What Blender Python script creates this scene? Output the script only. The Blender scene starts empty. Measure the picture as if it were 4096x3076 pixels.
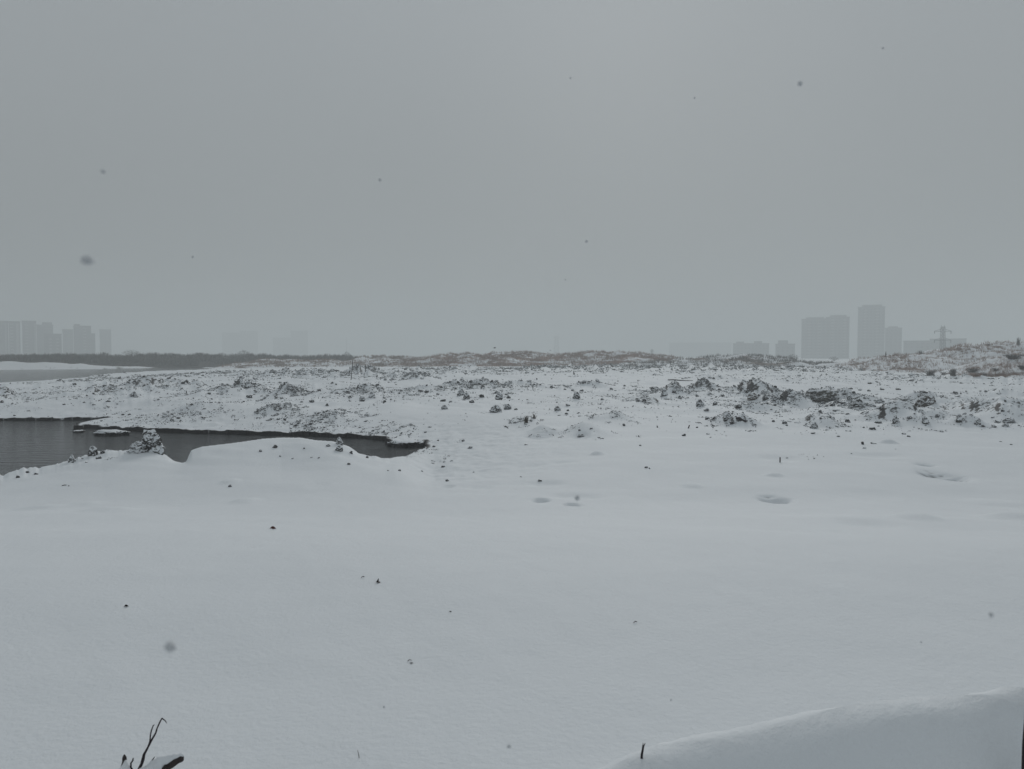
import bpy, math, random
import numpy as np
from mathutils import Vector, Matrix, noise as mnoise

random.seed(7)
RNG = np.random.default_rng(11)
S = bpy.context.scene
COL = S.collection
PI = math.pi

# ------------------------------------------------------------------ camera
F = 760.0
EYE = 2.6
PITCH = math.atan(28.5 / F)
cam_d = bpy.data.cameras.new('camera')
cam_d.sensor_width = 36.0
cam_d.lens = F / 1024 * 36.0
cam_d.clip_start = 0.05
cam_d.clip_end = 6000
cam_d.dof.use_dof = True
cam_d.dof.focus_distance = 22.0
cam_d.dof.aperture_fstop = 8.0
cam = bpy.data.objects.new('camera', cam_d)
COL.objects.link(cam)
cam.location = (0, 0, EYE)
cam.rotation_euler = (PI / 2 - PITCH, 0, 0)
S.camera = cam

# ------------------------------------------------------------------ world, sun, exposure
SUN_EL, SUN_AZ = math.radians(25), math.radians(10)      # ahead of the viewer, behind the cloud
W = bpy.data.worlds.new('World')
S.world = W
W.use_nodes = True
nt = W.node_tree
nt.nodes.clear()
wout = nt.nodes.new('ShaderNodeOutputWorld')
bg = nt.nodes.new('ShaderNodeBackground')
sky = nt.nodes.new('ShaderNodeTexSky')
sky.sky_type = 'NISHITA'
sky.sun_disc = False
sky.sun_elevation = SUN_EL
sky.sun_rotation = SUN_AZ
sky.dust_density = 1.0
sky.air_density = 1.0
hsv = nt.nodes.new('ShaderNodeHueSaturation')
hsv.inputs['Saturation'].default_value = 0.25
tc = nt.nodes.new('ShaderNodeTexCoord')
sep = nt.nodes.new('ShaderNodeSeparateXYZ')
ramp = nt.nodes.new('ShaderNodeValToRGB')                # cloud layer: brighter overhead, greyer at the skyline
ramp.color_ramp.elements[0].position = 0.0
ramp.color_ramp.elements[0].color = (0.665, 0.71, 0.722, 1)
ramp.color_ramp.elements[1].position = 0.45
ramp.color_ramp.elements[1].color = (0.90, 0.975, 1.03, 1)
cn = nt.nodes.new('ShaderNodeTexNoise')
cn.inputs['Scale'].default_value = 1.6
cn.inputs['Detail'].default_value = 2.0
cmul = nt.nodes.new('ShaderNodeMath'); cmul.operation = 'MULTIPLY_ADD'
cmul.inputs[1].default_value = 0.7
cmul.inputs[2].default_value = 3.0
vm = nt.nodes.new('ShaderNodeVectorMath'); vm.operation = 'SCALE'
mixw = nt.nodes.new('ShaderNodeMix'); mixw.data_type = 'RGBA'
mixw.inputs['Factor'].default_value = 0.975
L = nt.links.new
L(sky.outputs[0], hsv.inputs['Color'])
L(tc.outputs['Generated'], sep.inputs[0])
L(sep.outputs['Z'], ramp.inputs['Fac'])
L(tc.outputs['Generated'], cn.inputs['Vector'])
L(cn.outputs['Fac'], cmul.inputs[0])
L(ramp.outputs['Color'], vm.inputs[0])
L(cmul.outputs[0], vm.inputs['Scale'])
L(hsv.outputs['Color'], mixw.inputs['A'])
L(vm.outputs[0], mixw.inputs['B'])
L(mixw.outputs['Result'], bg.inputs['Color'])
bg.inputs['Strength'].default_value = 0.1
L(bg.outputs[0], wout.inputs['Surface'])

sun_d = bpy.data.lights.new('sun', 'SUN')
sun_d.energy = 1.22
sun_d.angle = math.radians(22)
sun_d.color = (1.0, 0.98, 0.95)
sun = bpy.data.objects.new('sun', sun_d)
COL.objects.link(sun)
dirv = Vector((math.sin(SUN_AZ) * math.cos(SUN_EL), math.cos(SUN_AZ) * math.cos(SUN_EL), math.sin(SUN_EL)))
sun.rotation_euler = dirv.to_track_quat('Z', 'Y').to_euler()
sun.location = (0, 0, 60)

S.view_settings.view_transform = 'Standard'
S.view_settings.look = 'None'
S.view_settings.exposure = 0.07
S.view_settings.gamma = 1.0
S.view_settings.use_curve_mapping = False
S.render.engine = 'CYCLES'
S.cycles.use_denoising = True
S.cycles.volume_bounces = 3
S.cycles.max_bounces = 6
S.cycles.diffuse_bounces = 3

# ------------------------------------------------------------------ haze
HAZE = 0.0021

# ------------------------------------------------------------------ geometry of the view (to find where photographed things stand)
CP, SP = math.cos(PITCH), math.sin(PITCH)
def ray(u, v):
    a = (u - 512.0) / F
    b = (384.5 - v) / F
    return a, CP + b * SP, -SP + b * CP
def on_z(u, v, z):
    x, y, dz = ray(u, v)
    s = (z - EYE) / dz
    return x * s, y * s
def at_dist(u, v, Y):
    x, y, dz = ray(u, v)
    s = Y / y
    return x * s, Y, EYE + dz * s

# ------------------------------------------------------------------ noise
_P = np.random.default_rng(3).permutation(4096).astype(np.int64)
_A = np.random.default_rng(5).random(4096) * 2 * PI
_GX, _GY = np.cos(_A), np.sin(_A)
def pn(x, y, seed=0):
    x = np.asarray(x, float) + seed * 37.17; y = np.asarray(y, float) + seed * 91.73
    xi = np.floor(x).astype(np.int64); yi = np.floor(y).astype(np.int64)
    xf = x - xi; yf = y - yi
    u = xf * xf * xf * (xf * (xf * 6 - 15) + 10); v = yf * yf * yf * (yf * (yf * 6 - 15) + 10)
    def g(ix, iy, dx, dy):
        h = _P[(_P[ix & 4095] + iy) & 4095]
        return _GX[h] * dx + _GY[h] * dy
    a = g(xi, yi, xf, yf); b = g(xi + 1, yi, xf - 1, yf)
    c = g(xi, yi + 1, xf, yf - 1); d = g(xi + 1, yi + 1, xf - 1, yf - 1)
    return (a + u * (b - a)) * (1 - v) + (c + u * (d - c)) * v
def fbm(x, y, oct=3, seed=0):
    s = 0; a = 1.0; f = 1.0
    for i in range(oct):
        s = s + a * pn(x * f, y * f, seed + i); a *= 0.5; f *= 2.03
    return s
def sst(a, b, x):
    t = np.clip((x - a) / (b - a), 0, 1)
    return t * t * (3 - 2 * t)

# ------------------------------------------------------------------ terrain height
ZW = -0.6
crest = np.array([(-400, 540), (-60, 480), (0, 474.5), (20, 468), (40, 466.5), (50, 465), (75, 458), (90, 452), (105, 449.5), (120, 450),
    (140, 449.5), (155, 450.5), (165, 455), (172, 460.5), (180, 462.5), (185, 461.5), (187, 456), (190, 450), (200, 446.5), (230, 443), (245, 441),
    (262, 438.5), (280, 437.3), (300, 437.5), (315, 440), (332, 441), (345, 445), (350, 447), (358, 453), (370, 456), (375, 455.5),
    (381, 458), (390, 457.5), (405, 454), (412, 450), (422, 445.5), (430, 444)], float)
crest_y = np.array([(-400, 14), (0, 16.5), (100, 18.2), (185, 18.3), (230, 19), (280, 20), (340, 19.6), (385, 19.5), (405, 22), (430, 26.5)], float)
def crest_at(u):
    v = np.interp(u, crest[:, 0], crest[:, 1]); Y = np.interp(u, crest_y[:, 0], crest_y[:, 1])
    b = (384.5 - v) / F
    return Y, EYE + (-SP + b * CP) * Y / (CP + b * SP)
CB_U = np.arange(-400, 470, 2.0)
_k = np.exp(-(np.arange(-60, 61, 2.0) / 26.0) ** 2); _k /= _k.sum()
CB_Z = np.convolve(np.pad(crest_at(CB_U)[1], 30, mode='edge'), _k, 'valid')
pond = []
for u in list(range(-400, 0, 40)) + list(range(0, 431, 6)):
    Y, z = crest_at(u)
    x, y, _ = at_dist(u, 400, float(Y))
    pond.append((x, y))
for (u, v) in [(424, 444), (415, 445), (405, 446), (392, 446), (386, 444.3), (385.5, 441), (366, 438.4), (339, 437.2), (302, 435.5), (256, 434.8), (197, 433.2), (150, 431.8),
               (104, 429.2), (87, 428.2), (74.5, 429.2), (76.5, 426.3), (85, 424.0), (97, 422.0), (109, 420.0), (104, 419.6), (92, 419.9), (70, 420.4),
               (44, 420.7), (0, 420.5), (-120, 420.2), (-400, 420)]:
    pond.append(on_z(u, v, ZW))
lake = [on_z(u, v, ZW) for (u, v) in [(-500, 388), (0, 383.2), (40, 381.2), (55, 379.5), (80, 378), (97, 375), (112, 373.6), (150, 371.2), (205, 369.5),
        (214, 368.4), (190, 367.6), (150, 368.0), (118, 368.6), (98, 369.4), (60, 369.6), (30, 369.8), (0, 370), (-150, 370), (-500, 370)]]
def sdf(poly, X, Y):
    """distance to the outline, negative inside"""
    P = np.array(poly); Q = np.roll(P, -1, axis=0)
    d2 = np.full(X.shape, 1e12); inside = np.zeros(X.shape, bool)
    for (ax, ay), (bx, by) in zip(P, Q):
        ex, ey = bx - ax, by - ay
        t = np.clip(((X - ax) * ex + (Y - ay) * ey) / (ex * ex + ey * ey + 1e-12), 0, 1)
        d2 = np.minimum(d2, (X - ax - t * ex) ** 2 + (Y - ay - t * ey) ** 2)
        c = (ay > Y) != (by > Y)
        xi = ax + (Y - ay) * ex / (ey if abs(ey) > 1e-12 else 1e-12)
        inside ^= c & (X < xi)
    d = np.sqrt(d2)
    return np.where(inside, -d, d)

# heaps and fields of frozen spoil: u0,u1,v0,v1 (their footprint seen in the photograph), height, roughness, number of loose clods
HEAPS = [
 (-10, 38, 388, 404, .12, .22, 70), (40, 130, 380, 388, .2, .15, 60), (85, 150, 386, 400, .45, .28, 130), (150, 205, 382, 398, .45, .25, 110),
 (155, 215, 400, 418, .3, .2, 120), (105, 150, 404, 418, .12, .1, 30), (215, 265, 382, 404, .5, .3, 160), (50, 120, 377, 382, .08, .1, 40),
 (110, 260, 368, 380, .25, .25, 330), (258, 330, 366, 384, .3, .3, 300), (278, 305, 384, 408, .45, .25, 170), (262, 290, 396, 420, .3, .25, 150),
 (295, 345, 404, 424, .3, .2, 190), (335, 392, 367, 384, .7, .35, 330), (345, 380, 384, 402, .45, .3, 130), (352, 382, 414, 424, .25, .15, 60),
 (385, 412, 413, 424, .15, .15, 45), (405, 430, 372, 384, .5, .35, 120), (440, 480, 380, 398, .45, .32, 170), (478, 508, 380, 396, .4, .3, 120),
 (412, 440, 386, 394, .2, .2, 40), (395, 512, 366, 376, .2, .25, 330), (255, 345, 425, 437, .08, .1, 60), (345, 430, 428, 440, .06, .08, 60),
 (505, 535, 380, 392, .3, .25, 50), (512, 565, 366, 372, .25, .25, 170), (560, 640, 366, 373, .3, .3, 230), (640, 768, 366, 374, .3, .3, 340),
 (575, 605, 380, 390, .45, .25, 60), (540, 575, 384, 392, .2, .2, 40), (652, 688, 386, 402, .55, .3, 240), (625, 655, 396, 407, .3, .2, 50),
 (692, 730, 380, 400, .45, .3, 160), (725, 770, 388, 402, .6, .3, 160), (735, 775, 402, 414, .35, .2, 110), (590, 625, 410, 424, .4, .12, 90),
 (512, 535, 412, 424, .2, .12, 50), (530, 560, 422, 431, .28, .1, 14), (562, 602, 422, 437, .3, .1, 16), (715, 752, 416, 427, .42, .2, 60),
 (700, 735, 376, 382, .4, .2, 40), (768, 842, 366, 374, .3, .3, 230), (768, 810, 394, 410, .5, .3, 170), (803, 846, 394, 406, .6, .3, 130),
 (838, 870, 402, 416, .4, .25, 120), (855, 905, 398, 406, .2, .2, 80), (908, 942, 396, 407, .45, .2, 50), (860, 908, 412, 426, .45, .2, 80),
 (890, 937, 410, 427, .45, .15, 50), (808, 836, 415, 430, .3, .15, 60), (940, 1030, 397, 404, .25, .1, 45), (975, 1060, 404, 431, .6, .22, 150),
 (948, 975, 416, 431, .4, .1, 14), (840, 1024, 376, 386, .05, .08, 120), (930, 1060, 374, 387, .25, .22, 300), (768, 850, 374, 384, .05, .1, 60),
 (60, 130, 456, 470, .0, .08, 14), (430, 450, 440, 448, .3, .1, 14), (100, 345, 372, 418, .12, .12, 420), (425, 525, 377, 404, .1, .1, 150), (640, 860, 384, 411, .12, .12, 330), (855, 1035, 397, 428, .1, .08, 130),
 (0, 105, 377, 404, .06, .08, 120), (335, 425, 367, 420, .1, .1, 170), (520, 640, 378, 424, .08, .06, 110), (1030, 1130, 380, 420, .5, .25, 120), (-90, -12, 388, 410, .15, .25, 120)]
HP = []
for (u0, u1, v0, v1, hh, rr, n) in HEAPS:
    uc, vc = (u0 + u1) / 2, (v0 + v1) / 2
    cx, cy = on_z(uc, vc, 0.1)
    sx = (u1 - u0) / 2 / F * cy
    ya, yb = on_z(uc, v1, 0.1)[1], on_z(uc, v0, 0.1)[1]
    sy = min((yb - ya) / 2, 2.2 * sx)
    HP.append((cx, (ya + yb) / 2 if sy == (yb - ya) / 2 else cy, sx, max(sy, .4 * sx), hh, rr, n))

# hollows, soft drifts and footprints in the smooth snow: u, v, half width px, half depth m, height m
DENTS = [(775, 500, 16, .22, -.07), (944, 474, 20, .4, -.10), (925, 463, 9, .3, -.08), (575, 497, 26, .35, -.05), (540, 504, 9, .2, -.04), (572, 511, 10, .15, -.05),
 (45, 512, 20, .3, .05), (110, 523, 22, .35, .06), (85, 507, 14, .3, .04), (245, 503, 12, .3, .05), (915, 546, 20, .35, .07), (870, 559, 26, .4, -.05),
 (1010, 539, 25, .4, .08), (692, 485, 9, .25, .04), (480, 484, 12, .3, -.03), (565, 459, 12, .3, -.04), (597, 453, 6, .25, .10), (780, 458, 20, .5, -.05),
 (875, 454, 24, .5, -.06), (888, 443, 8, .25, .12), (774, 475, 8, .2, .06), (447, 480, 7, .25, -.06), (348, 463, 9, .3, -.06), (545, 481, 18, .35, -.05),
 (530, 459, 14, .3, -.03), (443, 466, 6, .25, .08), (318, 486, 10, .3, -.02), (230, 485, 8, .25, .05), (1000, 505, 30, .5, .05), (860, 495, 30, .6, -.03)]
DP = []
for (u, v, hw, hd, dz) in DENTS:
    x, y = on_z(u, v, 0.0)
    DP.append((x, y, hw / F * y, hd, dz))

HOLES = []
for (u, v, hw, hd) in [(775, 500, 13, .45), (944, 474, 17, .8), (572, 510.5, 7, .12), (541, 503, 7, .15), (925, 463, 5, .15), (581, 437, 9, .5), (539, 431.5, 14, 1.0)]:
    x, y = on_z(u, v, 0.0)
    HOLES.append((x, y, hw / F * y, hd))

drift = np.array([(300, 1060), (400, 960), (500, 858), (560, 802), (616, 769), (640, 757), (660, 749), (690, 743), (730, 736), (760, 729), (800, 718), (850, 706), (880, 702), (930, 701), (960, 699), (1024, 690),
    (1100, 682), (1400, 660)], float)
def drift_at(u):
    v = np.interp(u, drift[:, 0], drift[:, 1]); b = (384.5 - v) / F
    Y = 2.25 + 0.15 * np.sin(u / 90.0)
    return Y, EYE + (-SP + b * CP) * Y / (CP + b * SP)

HILL_R = np.array([(760, -1.0), (830, -.5), (842, .9), (860, 1.75), (900, 2.6), (925, 3.1), (940, 3.9), (975, 4.3), (1024, 4.9), (1150, 6.0), (1500, 8.0)], float)     # crest at 130 m
HILL_RN = np.array([(925, -.8), (950, .3), (970, 1.2), (990, 1.9), (1010, 2.6), (1040, 3.1), (1150, 4.0), (1500, 5.0)], float)   # nearer mound, 80 m
HILL_C = np.array([(375, -1), (400, 1.2), (425, 2.1), (445, 2.45), (470, 3.2), (500, 3.1), (540, 3.1), (560, 2.8), (580, 3.1), (600, 3.6), (630, 3.2), (655, 2.9), (672, 1.9), (690, 1.0), (720, .4), (745, -1)], float)   # 200 m

def height(X, Y, full=False):
    X = np.asarray(X, float); Y = np.asarray(Y, float)
    Yp = np.maximum(Y, 0.3)
    u = np.clip(512 + F * X / Yp, -3000, 4000)
    R = np.hypot(X, Y)
    base = 0.85 * (1 - sst(5.2, 14.5, Y))
    base = base + (0.04 * pn(X / 1.9, Y / 1.9, 1) + 0.07 * pn((X + .5 * Y) / 4.3, (Y - .4 * X) / 3.6, 6)) * sst(3, 9, R) + 0.014 * pn(X / .7, Y / .8, 2) + 0.005 * pn(X / .22, Y / .3, 4) * (1 - sst(12, 20, R))
    base = base + 0.10 * fbm(X / 9, Y / 9, 2, 3) * sst(20, 45, R) + 0.12 * fbm(X / 30, Y / 30, 2, 5) * sst(50, 110, R) * (1 - sst(900, 1800, R))
    band = sst(30, 40, R) * (1 - sst(110, 180, R))
    base = base + band * (.20 * fbm((X + .3 * Y) / 3.6, Y / 4.6, 2, 14) + .10 * np.clip(1 - np.abs(pn(X / 5.5, Y / 7, 15)) * 5, 0, 1))
    rough = np.zeros(X.shape)
    elev = np.zeros(X.shape)
    for (cx, cy, sx, sy, hh, rr, n) in HP:
        q = ((X - cx) / sx) ** 2 + ((Y - cy) / sy) ** 2
        m = q < 6
        if not m.any():
            continue
        g = np.exp(-q[m] ** 1.35 * .9) * .85
        elev[m] += hh * g
        rough[m] = np.maximum(rough[m], rr * np.exp(-(q[m] / 1.6) ** 2))
    wig = fbm(X / 1.9, Y / 2.4, 2, 8)
    rough = np.clip(rough * (0.75 + 1.2 * wig), 0, 1)
    sc = np.clip(R / 45.0, 0.55, 3.0)
    rid = 1 - np.abs(pn(X / (1.15 * sc), Y / (1.3 * sc), 11)) * 2.4
    rid2 = 1 - np.abs(pn(X / (.42 * sc), Y / (.5 * sc), 12)) * 2.4
    relief = rough * sc * (0.75 * np.clip(rid, -1, 1) + 0.42 * np.clip(rid2, -1, 1) + 0.5 * pn(X / (.2 * sc), Y / (.22 * sc), 13))
    base = base + elev * (0.8 + 1.2 * wig) + relief * 0.62
    for (x, y, hw, hd, dz) in DP:
        q = ((X - x) / hw) ** 2 + ((Y - y) / hd) ** 2
        m = q < 5
        if m.any():
            w = np.exp(-q[m] ** 1.5)
            base[m] += dz * w
            if dz < -.06:
                base[m] += w * 0.03 * (1 - np.abs(pn(X[m] * 1.2 + 2 * Y[m], Y[m] * 9, 21)) * 3)
    mud = np.zeros(X.shape)
    for (x, y, hw, hd) in HOLES:
        q = ((X - x) / hw) ** 2 + ((Y - y) / hd) ** 2
        m = q < 4
        if m.any():
            qq, xs, ys = q[m], X[m], Y[m]
            st = 1 - np.abs(pn(xs * .9 + ys * 1.6 + x, ys * 4.2 + xs * .8, 23)) * 5
            base[m] += -.10 * np.exp(-qq ** 2) + .035 * np.clip(-st, -1, 1) * np.exp(-qq ** 2)
            mud[m] = np.clip(st * 1.3 - qq * .9, 0, 1) * .85
    # pond
    near = (Y > 5) & (R < 75) & (u < 700)
    if near.any():
        xs, ys, us = X[near], Y[near], u[near]
        wob = 0.16 * pn(xs / .55, ys / .7, 31) + 0.04 * pn(xs / .16, ys / .16, 32)
        d = sdf(pond, xs, ys)
        Yc, zc = crest_at(us)
        zc = zc + (.05 * pn(us / 5.0, us * 0, 37) + .03 * pn(us / 2.2, us * 0, 38)) * sst(132, 118, us)
        zb = np.interp(us, CB_U, CB_Z)
        zc0 = zc
        zc = zc + (zb - zc) * sst(.05, 1.5, Yc - ys)
        farside = ys > Yc - 0.02
        d = np.where(farside & (d > -1.5), d + wob, d)
        b0 = base[near]
        edge = ZW + 0.125 + 0.09 * pn(xs / .7, ys / .7, 33) + .04 * pn(xs / .2, ys / .3, 34)
        hs = edge + (b0 - edge) * sst(-.3, 6.5, d)
        wd = 2.3
        mk = np.exp(-((Yc - ys) / wd) ** 2)
        small = 0.05 * pn(xs / .6, ys / .6, 35) * mk
        hc = b0 + (zc - b0) * mk + small * sst(0, .8, Yc - ys)
        mn = 1 - sst(392, 436, us)
        hn = hs + (hc - hs) * mn
        h = np.where(farside, hs, hn)
        bed = np.maximum(ZW - 0.12 + d * .8, -1.5)
        h = np.where(d < 0, bed, h)
        mud[near] = np.where(farside | (us > 425), 1 - sst(0.10, .19, d + 0.05 * pn(xs / .3, ys / .3, 36)), (d < 0) * 1.0)
        base[near] = h
    # lake
    lk = (Y > 60) & (Y < 330) & (u < 320)
    if lk.any():
        xs, ys = X[lk], Y[lk]
        d = sdf(lake, xs, ys) + 1.2 * pn(xs / 7, ys / 7, 41)
        b0 = base[lk]
        h = (ZW + .1) + (b0 - ZW - .1) * sst(0, 34, d)
        h = np.where(d < 0, np.maximum(ZW - .2 + d * .3, -1.6), h)
        sp = np.exp(-(((ys - 200) / 8) ** 2))
        vs = np.interp(u[lk], [-300, -60, 0, 15, 45, 60, 70, 82, 88, 100, 115, 160, 190, 215], [1.2, 1.7, 1.75, 1.9, 1.85, 1.45, 1.2, 1.65, 1.3, .75, .55, .7, .35, 0])
        h = np.where(d > 0, h + .62 * sp * vs * sst(0, 3, d) * (1 + .25 * pn(xs / 3, ys / 3, 42)), h)
        base[lk] = h
        mud[lk] = np.maximum(mud[lk], 1 - sst(.2, .8, np.abs(d)))
    # drift at the viewer's feet
    nr = (Y > .2) & (R < 6)
    if nr.any():
        xs, ys = X[nr], Y[nr]
        us = u[nr]
        Yc, zc = drift_at(us)
        b0 = base[nr]
        k = np.where(ys < Yc, np.maximum(0, 1 - (np.sqrt((Yc - ys) ** 2 + .0009) - .03) / 0.60), np.exp(-((ys - Yc) / .42) ** 2))
        add = np.maximum(zc - b0, 0) * k * sst(380, 520, us)
        base[nr] = b0 + add
        rough_d = sst(0, .1, add)
        base[nr] += rough_d * (0.004 * pn(xs / .03, ys / .03, 51) + 0.010 * pn(xs / .12, ys / .1, 52) + .02 * pn(xs / .4, ys / .4, 53))
    if full:
        return base, rough, mud
    return base

def H1(x, y):
    return float(height(np.array([x]), np.array([y]))[0])
_TS = np.geomspace(1.2, 420, 2600)
def hit(u, v, it=7):
    """where the line of sight through u, v first meets the ground"""
    a, y, dz = ray(u, v)
    Ys = _TS; zs = EYE + dz / y * Ys; xs = a / y * Ys
    below = height(xs, Ys) >= zs
    i = int(np.argmax(below)) if below.any() else len(Ys) - 1
    Ya = Ys[i]; x = a / y * Ya
    return float(x), float(Ya), H1(x, Ya)
def hits(u, v, it=7):
    r = [hit(float(p), float(q)) for p, q in zip(u, v)]
    return tuple(np.array(k) for k in zip(*r))

# ------------------------------------------------------------------ materials
def mat(name):
    m = bpy.data.materials.new(name); m.use_nodes = True
    n = m.node_tree; n.nodes.clear()
    o = n.nodes.new('ShaderNodeOutputMaterial'); p = n.nodes.new('ShaderNodeBsdfPrincipled')
    n.links.new(p.outputs[0], o.inputs[0])
    return m, n, p
def mth(n, op, a, b=None, c=None, clamp=False):
    k = n.nodes.new('ShaderNodeMath'); k.operation = op; k.use_clamp = clamp
    for i, s in enumerate((a, b, c)):
        if s is None: continue
        if isinstance(s, (int, float)): k.inputs[i].default_value = s
        else: n.links.new(s, k.inputs[i])
    return k.outputs[0]
def nz(n, scale, detail=3, coord=None, rough=.6, out='Fac'):
    t = n.nodes.new('ShaderNodeTexNoise'); t.inputs['Scale'].default_value = scale; t.inputs['Detail'].default_value = detail
    t.inputs['Roughness'].default_value = rough
    if coord is not None: n.links.new(coord, t.inputs['Vector'])
    return t.outputs[out]
def mixc(n, f, a, b):
    k = n.nodes.new('ShaderNodeMix'); k.data_type = 'RGBA'
    if isinstance(f, (int, float)): k.inputs['Factor'].default_value = f
    else: n.links.new(f, k.inputs['Factor'])
    for nm, s in (('A', a), ('B', b)):
        if isinstance(s, tuple): k.inputs[nm].default_value = s + (1,)
        else: n.links.new(s, k.inputs[nm])
    return k.outputs['Result']
def geo(n):
    g = n.nodes.new('ShaderNodeNewGeometry'); s = n.nodes.new('ShaderNodeSeparateXYZ')
    n.links.new(g.outputs['Normal'], s.inputs[0])
    return g.outputs['Position'], s.outputs['Z']
def bump(n, p, h, strength, dist):
    b = n.nodes.new('ShaderNodeBump'); b.inputs['Strength'].default_value = strength; b.inputs['Distance'].default_value = dist
    n.links.new(h, b.inputs['Height']); n.links.new(b.outputs[0], p.inputs['Normal'])

SNOW = (0.775, 0.80, 0.825)
EARTH1, EARTH2 = (0.035, 0.034, 0.037), (0.11, 0.105, 0.102)
def attr(n, name):
    a = n.nodes.new('ShaderNodeAttribute'); a.attribute_name = name
    return a.outputs['Fac']

def ground_material():
    m, n, p = mat('snow_ground')
    pos, up = geo(n)
    rgh, mud = attr(n, 'rough'), attr(n, 'mud')
    n1 = nz(n, 6.0, 4, pos); n2 = nz(n, 1.4, 3, pos)
    slope = mth(n, 'SUBTRACT', 1.0, up)
    e = mth(n, 'MULTIPLY_ADD', slope, 3.2, mth(n, 'MULTIPLY_ADD', n1, 1.6, -1.36))
    e = mth(n, 'MULTIPLY', e, 5.0, clamp=True)
    e = mth(n, 'MULTIPLY', e, mth(n, 'MULTIPLY', rgh, 12.0, clamp=True), clamp=True)
    e = mth(n, 'MAXIMUM', e, mud)
    earth = mixc(n, mud, mixc(n, n2, EARTH1, EARTH2), (0.028, 0.025, 0.026))
    snow = mixc(n, nz(n, .35, 2, pos), (0.76, 0.79, 0.815), (0.79, 0.82, 0.845))
    n.links.new(mixc(n, e, snow, earth), p.inputs['Base Color'])
    p.inputs['Roughness'].default_value = 0.8
    p.inputs['Specular IOR Level'].default_value = 0.2
    hb = mth(n, 'ADD', nz(n, 28, 3, pos), mth(n, 'MULTIPLY', nz(n, 160, 2, pos), .4))
    hb = mth(n, 'ADD', hb, mth(n, 'MULTIPLY', nz(n, 7, 4, pos), 1.6))
    bump(n, p, hb, 0.32, 0.013)
    return m
def clod_material(name, c1=EARTH1, c2=EARTH2, thr=.42, dust=.5):
    """frozen earth, with snow lying where the surface faces up"""
    m, n, p = mat(name)
    pos, up = geo(n)
    a = nz(n, 7, 4, pos); b = nz(n, 24, 3, pos)
    s = mth(n, 'ADD', up, mth(n, 'MULTIPLY_ADD', a, 1.0 * dust * 2, -.5 * dust * 2))
    s = mth(n, 'ADD', s, mth(n, 'MULTIPLY_ADD', b, .5, -.25))
    f = mth(n, 'MULTIPLY', mth(n, 'SUBTRACT', s, thr), 6, clamp=True)
    earth = mixc(n, b, c1, c2)
    n.links.new(mixc(n, f, earth, SNOW), p.inputs['Base Color'])
    p.inputs['Roughness'].default_value = 0.85
    p.inputs['Specular IOR Level'].default_value = 0.25
    bump(n, p, b, .6, .03)
    return m
def plain(name, c1, c2=None, scale=8, rough=.8, bs=.3, bd=.01):
    m, n, p = mat(name)
    pos, up = geo(n)
    t = nz(n, scale, 3, pos)
    n.links.new(mixc(n, t, c1, c2 or tuple(x * .7 for x in c1)), p.inputs['Base Color'])
    p.inputs['Roughness'].default_value = rough
    p.inputs['Specular IOR Level'].default_value = 0.25
    bump(n, p, t, bs, bd)
    return m
def hill_material(name, grass1=(0.23, 0.165, 0.14), grass2=(0.12, 0.095, 0.085), cover=0.0):
    m, n, p = mat(name)
    pos, up = geo(n)
    mp = n.nodes.new('ShaderNodeMapping'); mp.inputs['Scale'].default_value = (1, 1, 3.5)
    n.links.new(pos, mp.inputs['Vector'])
    a = nz(n, .16, 4, mp.outputs[0]); b = nz(n, 1.3, 4, mp.outputs[0]); c = nz(n, .5, 3, pos)
    s = mth(n, 'ADD', mth(n, 'MULTIPLY', a, 2.3), mth(n, 'MULTIPLY', b, .7))
    s = mth(n, 'ADD', s, mth(n, 'MULTIPLY', mth(n, 'SUBTRACT', 1.0, up), .8))
    f = mth(n, 'MULTIPLY', mth(n, 'SUBTRACT', s, 1.53 - cover), 6.0, clamp=True)
    veg = mixc(n, c, grass1, grass2)
    n.links.new(mixc(n, f, SNOW, veg), p.inputs['Base Color'])
    p.inputs['Roughness'].default_value = .9
    p.inputs['Specular IOR Level'].default_value = 0.1
    bump(n, p, b, .5, .2)
    return m
def water_material(name, sc=1.0, spec=.5):
    m, n, p = mat(name)
    pos, up = geo(n)
    mp = n.nodes.new('ShaderNodeMapping'); mp.inputs['Scale'].default_value = (.5, 1.9, 1)
    mp.inputs['Rotation'].default_value = (0, 0, .25)
    n.links.new(pos, mp.inputs['Vector'])
    p.inputs['Base Color'].default_value = (0.020, 0.0215, 0.024, 1)
    p.inputs['Roughness'].default_value = .09
    p.inputs['IOR'].default_value = 1.33
    p.inputs['Specular IOR Level'].default_value = spec
    h = mth(n, 'ADD', nz(n, 5 * sc, 4, mp.outputs[0], .65), mth(n, 'MULTIPLY', nz(n, 1.6 * sc, 2, mp.outputs[0]), 2.6))
    bump(n, p, h, 1.0, .034 / sc)
    return m

M_GROUND = ground_material()
M_CLOD = clod_material('frozen_earth', thr=.5)
M_CLOD_DARK = clod_material('bare_frozen_earth', (0.03, 0.029, 0.032), (0.10, 0.095, 0.09), thr=.6, dust=.6)
M_CLOD_BROWN = clod_material('brown_earth', (0.07, 0.055, 0.045), (0.15, 0.125, 0.11), thr=.6, dust=.4)
M_MUD = plain('wet_mud', (0.045, 0.04, 0.04), (0.018, 0.017, 0.019), 9, .5, .8, .03)
M_SNOW = plain('snow', (0.78, 0.805, 0.83), (0.75, 0.775, 0.80), 20, .8, .25, .01)
M_TWIG = plain('dark_twig_bark', (0.035, 0.026, 0.03), (0.015, 0.012, 0.016), 60, .7)
M_BARK = plain('wet_bark', (0.06, 0.048, 0.045), (0.02, 0.017, 0.018), 45, .75, .7, .01)
M_GRASS = plain('dry_grass_blades', (0.33, 0.20, 0.15), (0.18, 0.12, 0.10), 1.5)
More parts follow.
